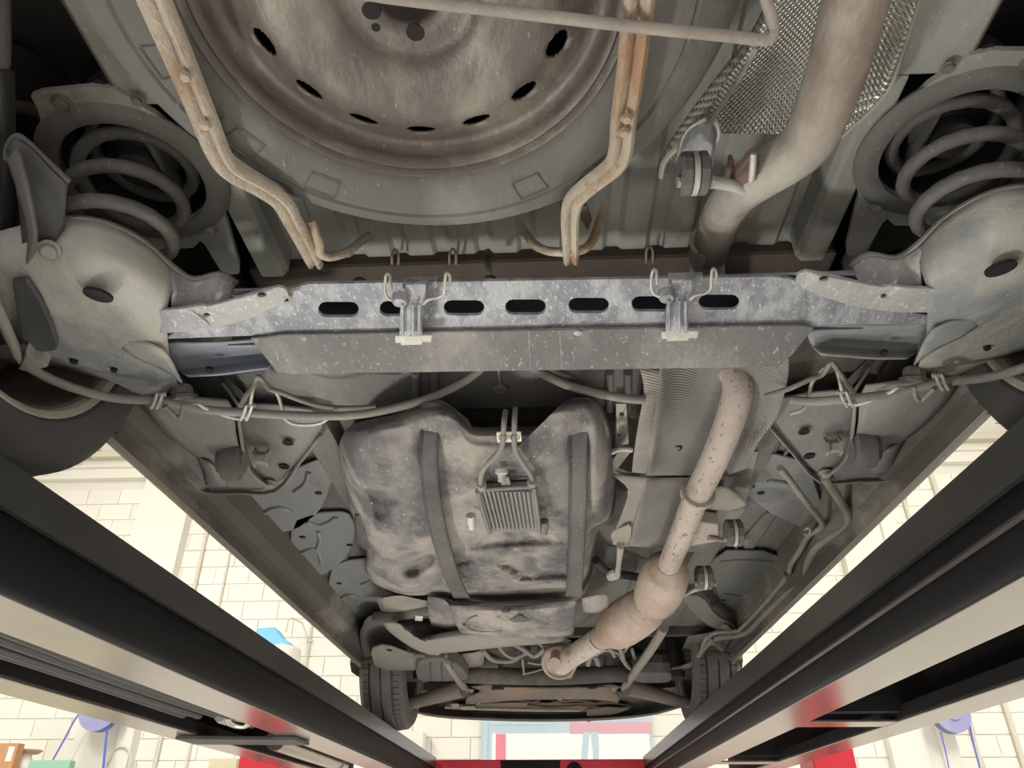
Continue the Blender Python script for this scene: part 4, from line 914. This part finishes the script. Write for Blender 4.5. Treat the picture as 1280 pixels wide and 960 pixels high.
# ------------------------------------------------------------------ floor shields
def pad(pts, h, m, ribs, holes, lift_=.0):
    o = plate('floor_shield', [(u, v, h) for u, v in pts], .006, m, van, r=1, bevel=.003)
    for rb in ribs: tube('pressed_rib', [(u, v, h-.001) for u, v in rb], .006, m, o, seg=8)
    for u, v in holes: lathe('fixing_hole', W(u, v, h-.0005), [(.009, 0), (.009, -.0015), (0, -.0015)], 'hole_dark', o, seg=12)
    return o
pad([(308, 618), (330, 604), (402, 572), (420, 578), (412, 612), (398, 642), (372, 662), (340, 668), (308, 666)], .722, 'pad', [[(322, 650), (335, 638), (352, 634), (365, 640)], [(368, 615), (382, 604), (386, 590)]], [(322, 658), (398, 616)])
pad([(364, 652), (392, 642), (436, 640), (445, 660), (440, 685), (424, 706), (402, 721), (362, 720)], .722, 'pad', [[(372, 694), (388, 686), (398, 690), (402, 706)], [(384, 652), (398, 656), (412, 652), (420, 646)], [(395, 690), (400, 676), (398, 664)]], [(378, 671), (371, 712), (437, 681)])
pad([(411, 714), (428, 702), (465, 698), (486, 735), (470, 760), (440, 782), (410, 779)], .722, 'pad', [[(420, 755), (432, 744), (446, 745), (448, 755)], [(452, 730), (462, 726), (468, 720)]], [(424, 729), (420, 765)])
pad([(925, 590), (934, 572), (960, 566), (1010, 578), (1030, 640), (1026, 662), (1006, 662), (985, 652), (960, 640), (930, 615)], .722, 'pad', [[(960, 600), (985, 605), (1000, 625)]], [(939, 608), (951, 616)])
pad([(893, 688), (972, 690), (978, 720), (960, 752), (944, 770), (912, 770), (895, 742)], .718, 'pad_dark', [[(900, 702), (930, 700), (965, 702)], [(905, 742), (930, 745), (950, 738)]], [(905, 750), (936, 764)])
plate('floor_bracket', [(850, 745, .665), (878, 745, .665), (895, 770, .665), (920, 783, .665), (918, 790, .665), (890, 786, .665), (868, 768, .665)], .01, 'pad_dark', van, r=1, bevel=.003)
for u0, v0, u1, v1 in ((1000, 545, 880, 690), (960, 640, 915, 690)):
    tube('floor_crease', [(u0, v0, .728), ((u0+u1)/2, (v0+v1)/2, .728), (u1, v1, .728)], .004, 'underseal', fp, seg=6, sub=1)
# chassis rails below the floor on both sides
for MIR[0] in (False, True):
    a, b = W(415, 545, .70), W(470, 700, .70)
    r_ = extY('floor_rail', [(-.50, Hh(.737)), (-.49, Hh(.705)), (-.43, Hh(.705)), (-.42, Hh(.737))], 1.28, 2.9, 'underseal', van, solid=.002, bevel=.004)
MIR[0] = False
# fuel and brake lines on the right
l1 = tube('brake_line', [(975, 585, .66), (986, 598, .66), (1005, 624, .66), (1024, 648, .66), (1028, 657, .66), (1020, 664, .66), (1010, 670, .66), (1000, 688, .66), (989, 705, .66), (984, 720, .66), (960, 750, .655), (927, 785, .65), (918, 789, .65), (895, 791, .648), (884, 797, .645), (879, 806, .642), (876, 818, .64), (862, 830, .64), (835, 836, .64), (805, 833, .64), (795, 825, .64), (790, 812, .64)], .0075, 'line', van, seg=10, sub=4)
l2 = tube('fuel_line', [(1030, 596, .66), (1041, 612, .66), (1054, 632, .66), (1061, 645, .66), (1055, 657, .66), (1036, 672, .66), (1020, 685, .66), (1008, 706, .66), (1000, 722, .66), (980, 744, .655), (950, 775, .65), (938, 787, .65), (924, 794, .648), (895, 798, .646), (882, 808, .644), (868, 826, .642), (848, 838, .64), (815, 840, .64), (785, 830, .64), (775, 818, .64)], .0105, 'line', van, seg=10, sub=4)
for u, v in ((992, 722), (934, 788)):
    plate('line_clip', [(u-12, v-4, .652), (u-2, v-2, .652), (u+9, v-5, .652), (u+13, v, .652), (u+4, v+4, .652), (u-10, v+3, .652)], .008, 'grey_rubber', l2, bevel=.001)
tube('line_tab', [(1006, 662, .66), (1012, 660, .658), (1012, 668, .658), (1005, 668, .66)], .003, 'clip', l1, seg=6)
tube('line_bracket', [(884, 796, .64), (894, 804, .64), (902, 812, .64)], .006, 'line', l1, seg=6, sub=1)
tube('line_bracket', [(886, 806, .64), (894, 804, .64)], .005, 'line', l1, seg=6, sub=1)

# ------------------------------------------------------------------ front end
bay = boxW('engine_bay_wall', (-.60, 4.12, Hh(.70)), (.60, 4.15, Hh(1.28)), 'black_plastic', van, bevel=.003)
# gearbox, engine sump, hoses
eng = blob('engine_sump', [(600, 800), (660, 795), (740, 800), (800, 812), (812, 835), (800, 850), (720, 856), (640, 856), (600, 848), (592, 825)], [(1, .80), (.9, .70), (.7, .675), (0, .67)], [], 'engine', van)
for (P, r) in ((((603, 812, .64), (612, 822, .635), (622, 826, .635), (640, 826, .64), (652, 818, .645)), .010),
               (((622, 806, .645), (632, 818, .64), (645, 822, .64), (660, 815, .64)), .008),
               (((640, 803, .64), (655, 812, .635), (668, 820, .63), (680, 812, .63), (690, 806, .635)), .010),
               (((655, 800, .62), (676, 806, .61), (684, 822, .605), (676, 830, .61), (660, 828, .62)), .005),
               (((654, 843, .60), (666, 840, .60), (680, 836, .60), (690, 833, .60)), .004),
               (((653, 824, .61), (654, 834, .605), (655, 843, .60)), .004),
               (((730, 815, .62), (742, 808, .615), (752, 806, .615), (762, 810, .62), (768, 820, .62)), .008),
               (((745, 818, .62), (758, 812, .62), (776, 816, .62), (784, 808, .62), (790, 800, .62)), .008),
               (((768, 808, .61), (776, 812, .61), (780, 826, .61), (786, 834, .61), (794, 838, .61)), .009),
               (((735, 830, .63), (738, 820, .625), (745, 822, .625), (748, 830, .63)), .012)):
    tube('engine_hose', P, r, 'line' if r < .0085 else 'crossmember', eng, seg=10)
for (u, v, h, r, l_) in ((665, 815, .64, .035, .09), (690, 808, .65, .03, .07), (745, 832, .64, .035, .08), (620, 836, .65, .03, .10), (775, 838, .64, .035, .12)):
    lathe('engine_housing', W(u, v, h), [(0, 0), (r*.8, 0), (r, r*.3), (r, l_*.6), (r*1.2, l_*.65), (r*1.2, l_), (0, l_)], 'engine', eng, seg=20, axis=(.3, -.2, .8))
boxW('relay_box', W(606, 836, .63)-Vector((.025, 0, 0)), W(614, 830, .63)+Vector((.025, .06, .04)), 'grey_rubber', eng, bevel=.004)
sheet('sump_pan', [[(560, 818, .64), (590, 816, .63), (606, 812, .64)], [(560, 830, .64), (585, 832, .63), (604, 830, .64)], [(566, 842, .65), (585, 844, .64), (600, 840, .65)]], 'crossmember', van, th=.004, sub=3)
# rear arm of the front subframe: the light trough shaped member
tr = sheet('front_crossmember', [[(478, 778, .60), (488, 790, .585), (510, 806, .575), (530, 816, .575), (548, 819, .585)],
                                 [(500, 780, .59), (508, 790, .575), (522, 802, .565), (538, 812, .565), (552, 816, .575)],
                                 [(522, 797, .585), (530, 800, .57), (544, 806, .56), (556, 812, .56), (566, 815, .575)],
                                 [(560, 790, .59), (566, 796, .57), (576, 803, .56), (586, 808, .56), (594, 812, .575)],
                                 [(610, 784, .60), (614, 792, .58), (620, 799, .57), (626, 804, .57), (632, 808, .585)],
                                 [(660, 786, .61), (664, 792, .595), (670, 798, .585), (676, 801, .585), (682, 804, .60)],
                                 [(700, 790, .62), (703, 793, .61), (706, 796, .605), (710, 799, .605), (714, 801, .62)]], 'crossmember', van, th=.004, sub=4)
plate('mount_ear', [(462, 812, .60), (480, 806, .60), (520, 820, .598), (545, 820, .598), (552, 826, .598), (530, 838, .598), (470, 838, .598)], .008, 'bracket', van, r=1, bevel=.003)
lathe('drain_hole', W(487, 813, .596), [(.011, 0), (.011, -.001), (0, -.001)], 'hole_dark', tr, seg=12)
lathe('drain_hole', W(524, 819, .565), [(.022, .002), (.024, -.004), (.014, 0), (0, .002)], 'rust', tr, seg=18)
tube('gear_linkage', [(470, 772, .65), (500, 768, .64), (530, 762, .635), (560, 766, .63)], .020, 'grey_rubber', van, seg=14)
lathe('linkage_ring', W(524, 765, .635), [(.022, -.012), (.028, -.012), (.028, .012), (.022, .012)], 'clip', van, seg=20, axis=(1, .2, 0))
tube('coolant_hose', [(500, 785, .65), (540, 783, .64), (575, 786, .64), (600, 790, .65)], .028, 'black_rubber', van, seg=16)
blob('tank_sleeve', [(470, 745), (500, 742), (528, 748), (545, 752), (538, 764), (505, 768), (478, 764)], [(1, .66), (.8, .64), (0, .63)], [], 'foil_dusty', van)
sheet('gearbox_cover', [[(535, 745, .62), (555, 750, .60), (570, 765, .60)], [(535, 765, .62), (552, 770, .605), (572, 778, .605)], [(540, 782, .635), (555, 784, .62), (578, 790, .62)]], 'tank', van, th=.004, sub=3)
sheet('inner_wing', [[(450, 790, .66), (462, 770, .67), (500, 768, .70), (560, 775, .72)], [(452, 812, .65), (470, 806, .66), (500, 800, .69), (560, 800, .71)], [(458, 836, .64), (480, 838, .66), (520, 838, .69), (560, 832, .72)]], 'underseal', van, th=.004, sub=3)
sheet('inner_wing', [[(860, 795, .70), (890, 790, .68), (905, 780, .66), (918, 790, .65)], [(850, 815, .72), (880, 812, .69), (900, 810, .66), (905, 815, .65)], [(830, 840, .74), (860, 838, .70), (885, 836, .66), (898, 838, .65)]], 'underseal', van, th=.004, sub=3)
# mudflap blocks
mf = plate('splash_block', [(519, 838, .58), (523, 826, .58), (548, 822, .58), (575, 832, .58), (588, 850, .575), (560, 852, .575), (522, 852, .575)], .05, 'grey_rubber', van, r=1, bevel=.006)
for u in (538, 552, 565): tube('block_groove', [(u, 828, .5785), (u, 840, .577), (u+1, 851, .574)], .0025, 'engine', mf, seg=6, sub=1)
plate('splash_block', [(792, 842, .58), (838, 842, .58), (841, 848, .578), (836, 854, .575), (795, 854, .575), (790, 848, .578)], .05, 'grey_rubber', van, r=1, bevel=.006)
# subframe beam, arms and braces
sf = sheet('subframe', [[(588, 858, .60), (600, 864, .585), (584, 872, .575), (582, 880, .58)], [(612, 855, .60), (620, 861, .58), (615, 870, .57), (612, 878, .58)], [(640, 856, .60), (645, 861, .58), (645, 868, .57), (645, 875, .58)],
                        [(690, 857, .60), (690, 861, .58), (690, 868, .57), (690, 874, .58)], [(740, 856, .60), (738, 861, .58), (738, 868, .57), (736, 874, .58)], [(762, 855, .60), (757, 861, .58), (762, 869, .57), (760, 876, .58)], [(776, 858, .60), (770, 864, .585), (775, 872, .575), (772, 878, .58)]], 'subframe', van, th=.004, sub=4)
boxW('subframe_beam', (-.30, W(640, 860, .60).y, Hh(.585)), (.30, W(640, 866, .58).y+.22, Hh(.66)), 'subframe', sf, bevel=.01)
for u, v in ((589, 862), (768, 860), (598, 877), (700, 872), (762, 872)): bolt(u, v, .572, .010, sf)
lathe('beam_hole', W(622, 861, .578), [(.03, .0), (.03, -.002), (0, -.002)], 'hole_dark', sf, seg=16)
lathe('beam_hole', W(740, 860, .578), [(.02, .0), (.02, -.002), (0, -.002)], 'hole_dark', sf, seg=16)
rk = tubeW('roll_bar', [W(575, 842, .61), W(600, 844, .605), W(690, 846, .605), W(770, 842, .605), W(786, 844, .61)], .035, 'engine', van, seg=14)
tube('lower_arm', [(492, 884, .50), (515, 879, .52), (545, 870, .55), (578, 860, .575)], [.022, .026, .032, .040], 'subframe', van, seg=12)
tube('lower_arm', [(880, 884, .50), (850, 877, .52), (820, 868, .55), (785, 858, .575)], [.022, .026, .032, .040], 'subframe', van, seg=12)
tube('subframe_brace', [(553, 818, .60), (562, 832, .59), (572, 848, .585), (582, 862, .58)], .017, 'crossmember', van, seg=12)
tube('subframe_brace', [(830, 785, .62), (815, 810, .61), (798, 834, .595), (780, 860, .58)], .017, 'crossmember', van, seg=12)
for s_, y in ((-1, 0), (1, 0)):
    tubeW('drive_shaft', [(s_*.22, 3.56, Hh(.72)), (s_*.42, 3.54, Hh(.715)), (s_*.62, 3.53, Hh(.71))], .016, 'engine', van, seg=10, sub=1)
    lathe('steering_knuckle', (s_*.60, 3.52, Hh(.70)), [(0, 0), (.10, 0), (.10, .04), (.05, .06), (0, .06)], 'engine', van, seg=24, axis=(s_, 0, 0))
    tubeW('strut', [(s_*.57, 3.5, Hh(.60)), (s_*.56, 3.53, Hh(.8)), (s_*.54, 3.55, Hh(1.1))], .03, 'engine', van, seg=12, sub=1)
# front bumper, undertray and its torn flap
def fb(u, v, h): return (u, v, h)
bp = sheet('front_bumper', [[(506, 862, .63), (560, 864, .63), (620, 864, .63), (690, 864, .63), (760, 864, .63), (810, 862, .63), (852, 858, .63)],
                            [(500, 878, .60), (555, 886, .60), (620, 889, .60), (690, 890, .60), (760, 888, .60), (812, 884, .60), (854, 872, .60)],
                            [(500, 886, .56), (550, 896, .55), (620, 900, .55), (690, 901, .55), (760, 899, .55), (815, 893, .55), (856, 882, .56)],
                            [(498, 886, .70), (550, 896, .70), (620, 900, .70), (690, 901, .70), (760, 899, .70), (815, 893, .70), (858, 882, .70)]], 'black_plastic', van, th=.004, sub=4)
yb2 = W(640, 899, .56).y
sheetW('bumper_face', [[(-.80, yb2-.42, Hh(.62)), (-.62, yb2-.10, Hh(.60)), (0, yb2+.03, Hh(.58)), (.62, yb2-.10, Hh(.60)), (.80, yb2-.42, Hh(.62))], [(-.84, yb2-.45, Hh(.85)), (-.64, yb2-.08, Hh(.85)), (0, yb2+.06, Hh(.85)), (.64, yb2-.08, Hh(.85)), (.84, yb2-.45, Hh(.85))], [(-.84, yb2-.45, Hh(1.28)), (-.64, yb2-.12, Hh(1.28)), (0, yb2+.02, Hh(1.28)), (.64, yb2-.12, Hh(1.28)), (.84, yb2-.45, Hh(1.28))]], 'black_plastic', bp, th=.004, sub=4)
ut = plate('undertray', [(560, 882, .59), (640, 879, .595), (700, 880, .595), (770, 879, .595), (790, 884, .59), (740, 890, .585), (640, 890, .585), (570, 886, .585)], .006, 'subframe', van, bevel=.002)
plate('torn_flap', [(733, 888, .57), (760, 884, .575), (788, 886, .575), (768, 893, .565), (734, 903, .555)], .004, 'black_plastic', ut, bevel=.001)
tube('tray_edge', [(556, 884, .582), (590, 886, .578), (640, 887, .577), (690, 888, .577), (725, 888, .578)], .007, 'seam', ut, seg=6)
for u, v in ((563, 883), (575, 886), (583, 886)): plate('torn_corner', [(u, v-2, .575), (u+10, v-2.5, .575), (u+12, v+1, .573), (u+4, v+2, .573)], .004, 'seam', ut, bevel=0)
for P in (((612, 876, .585), (640, 874, .583), (665, 877, .583), (675, 875, .583)), ((690, 878, .584), (720, 875, .583), (745, 878, .583), (758, 875, .584)), ((660, 881, .583), (690, 884, .582), (722, 882, .582), (752, 884, .582))):
    tube('tray_strut', P, .007, 'engine', ut, seg=8)

# ------------------------------------------------------------------ unseen lamps added on the floor to light the underbody
def fill_lamp(x, y, tx, ty_, tz, power, label, size=.34):
    e = empty('fill_lamp', (x, y, 0), label, 'lamp', 'added fill lamps on the floor')
    d = (Vector((tx, ty_, tz))-Vector((x, y, .30))).normalized()
    c = Vector((x, y, .30))
    lathe('housing', c-d*.03, [(0, -.05), (size*.5, -.05), (size*.62, 0), (size*.62, .02), (size*.56, .02)], 'lift_black', e, seg=4, axis=d)
    boxW('stand', (x-.18, y-.015, 0), (x+.18, y+.015, .03), 'lift_red', e, bevel=.004)
    for s_ in (-1, 1): tubeW('leg', [(x+s_*.18, y, .015), (x+s_*.20, y, .15), (x+s_*.19, y, .30)], .010, 'lift_red', e, seg=8, sub=1)
    ld = bpy.data.lights.new('fill_lamp_light', 'AREA'); ld.size = size; ld.energy = power; ld.color = (1, .97, .92)
    o = bpy.data.objects.new('fill_lamp_light', ld); COL.objects.link(o); o.parent = e; o.matrix_parent_inverse = Matrix.Translation(-LOC[e.name])
    o.location = c; o.rotation_euler = d.to_track_quat('-Z', 'Y').to_euler()
    return e
fill_lamp(.15, 2.75, -.1, 1.0, 2.0, 12, 'red framed fill lamp added on the floor below the tank')
fill_lamp(-1.17, 1.0, -.1, .8, 2.0, 20, 'red framed fill lamp added on the floor outside the left runway', .2)
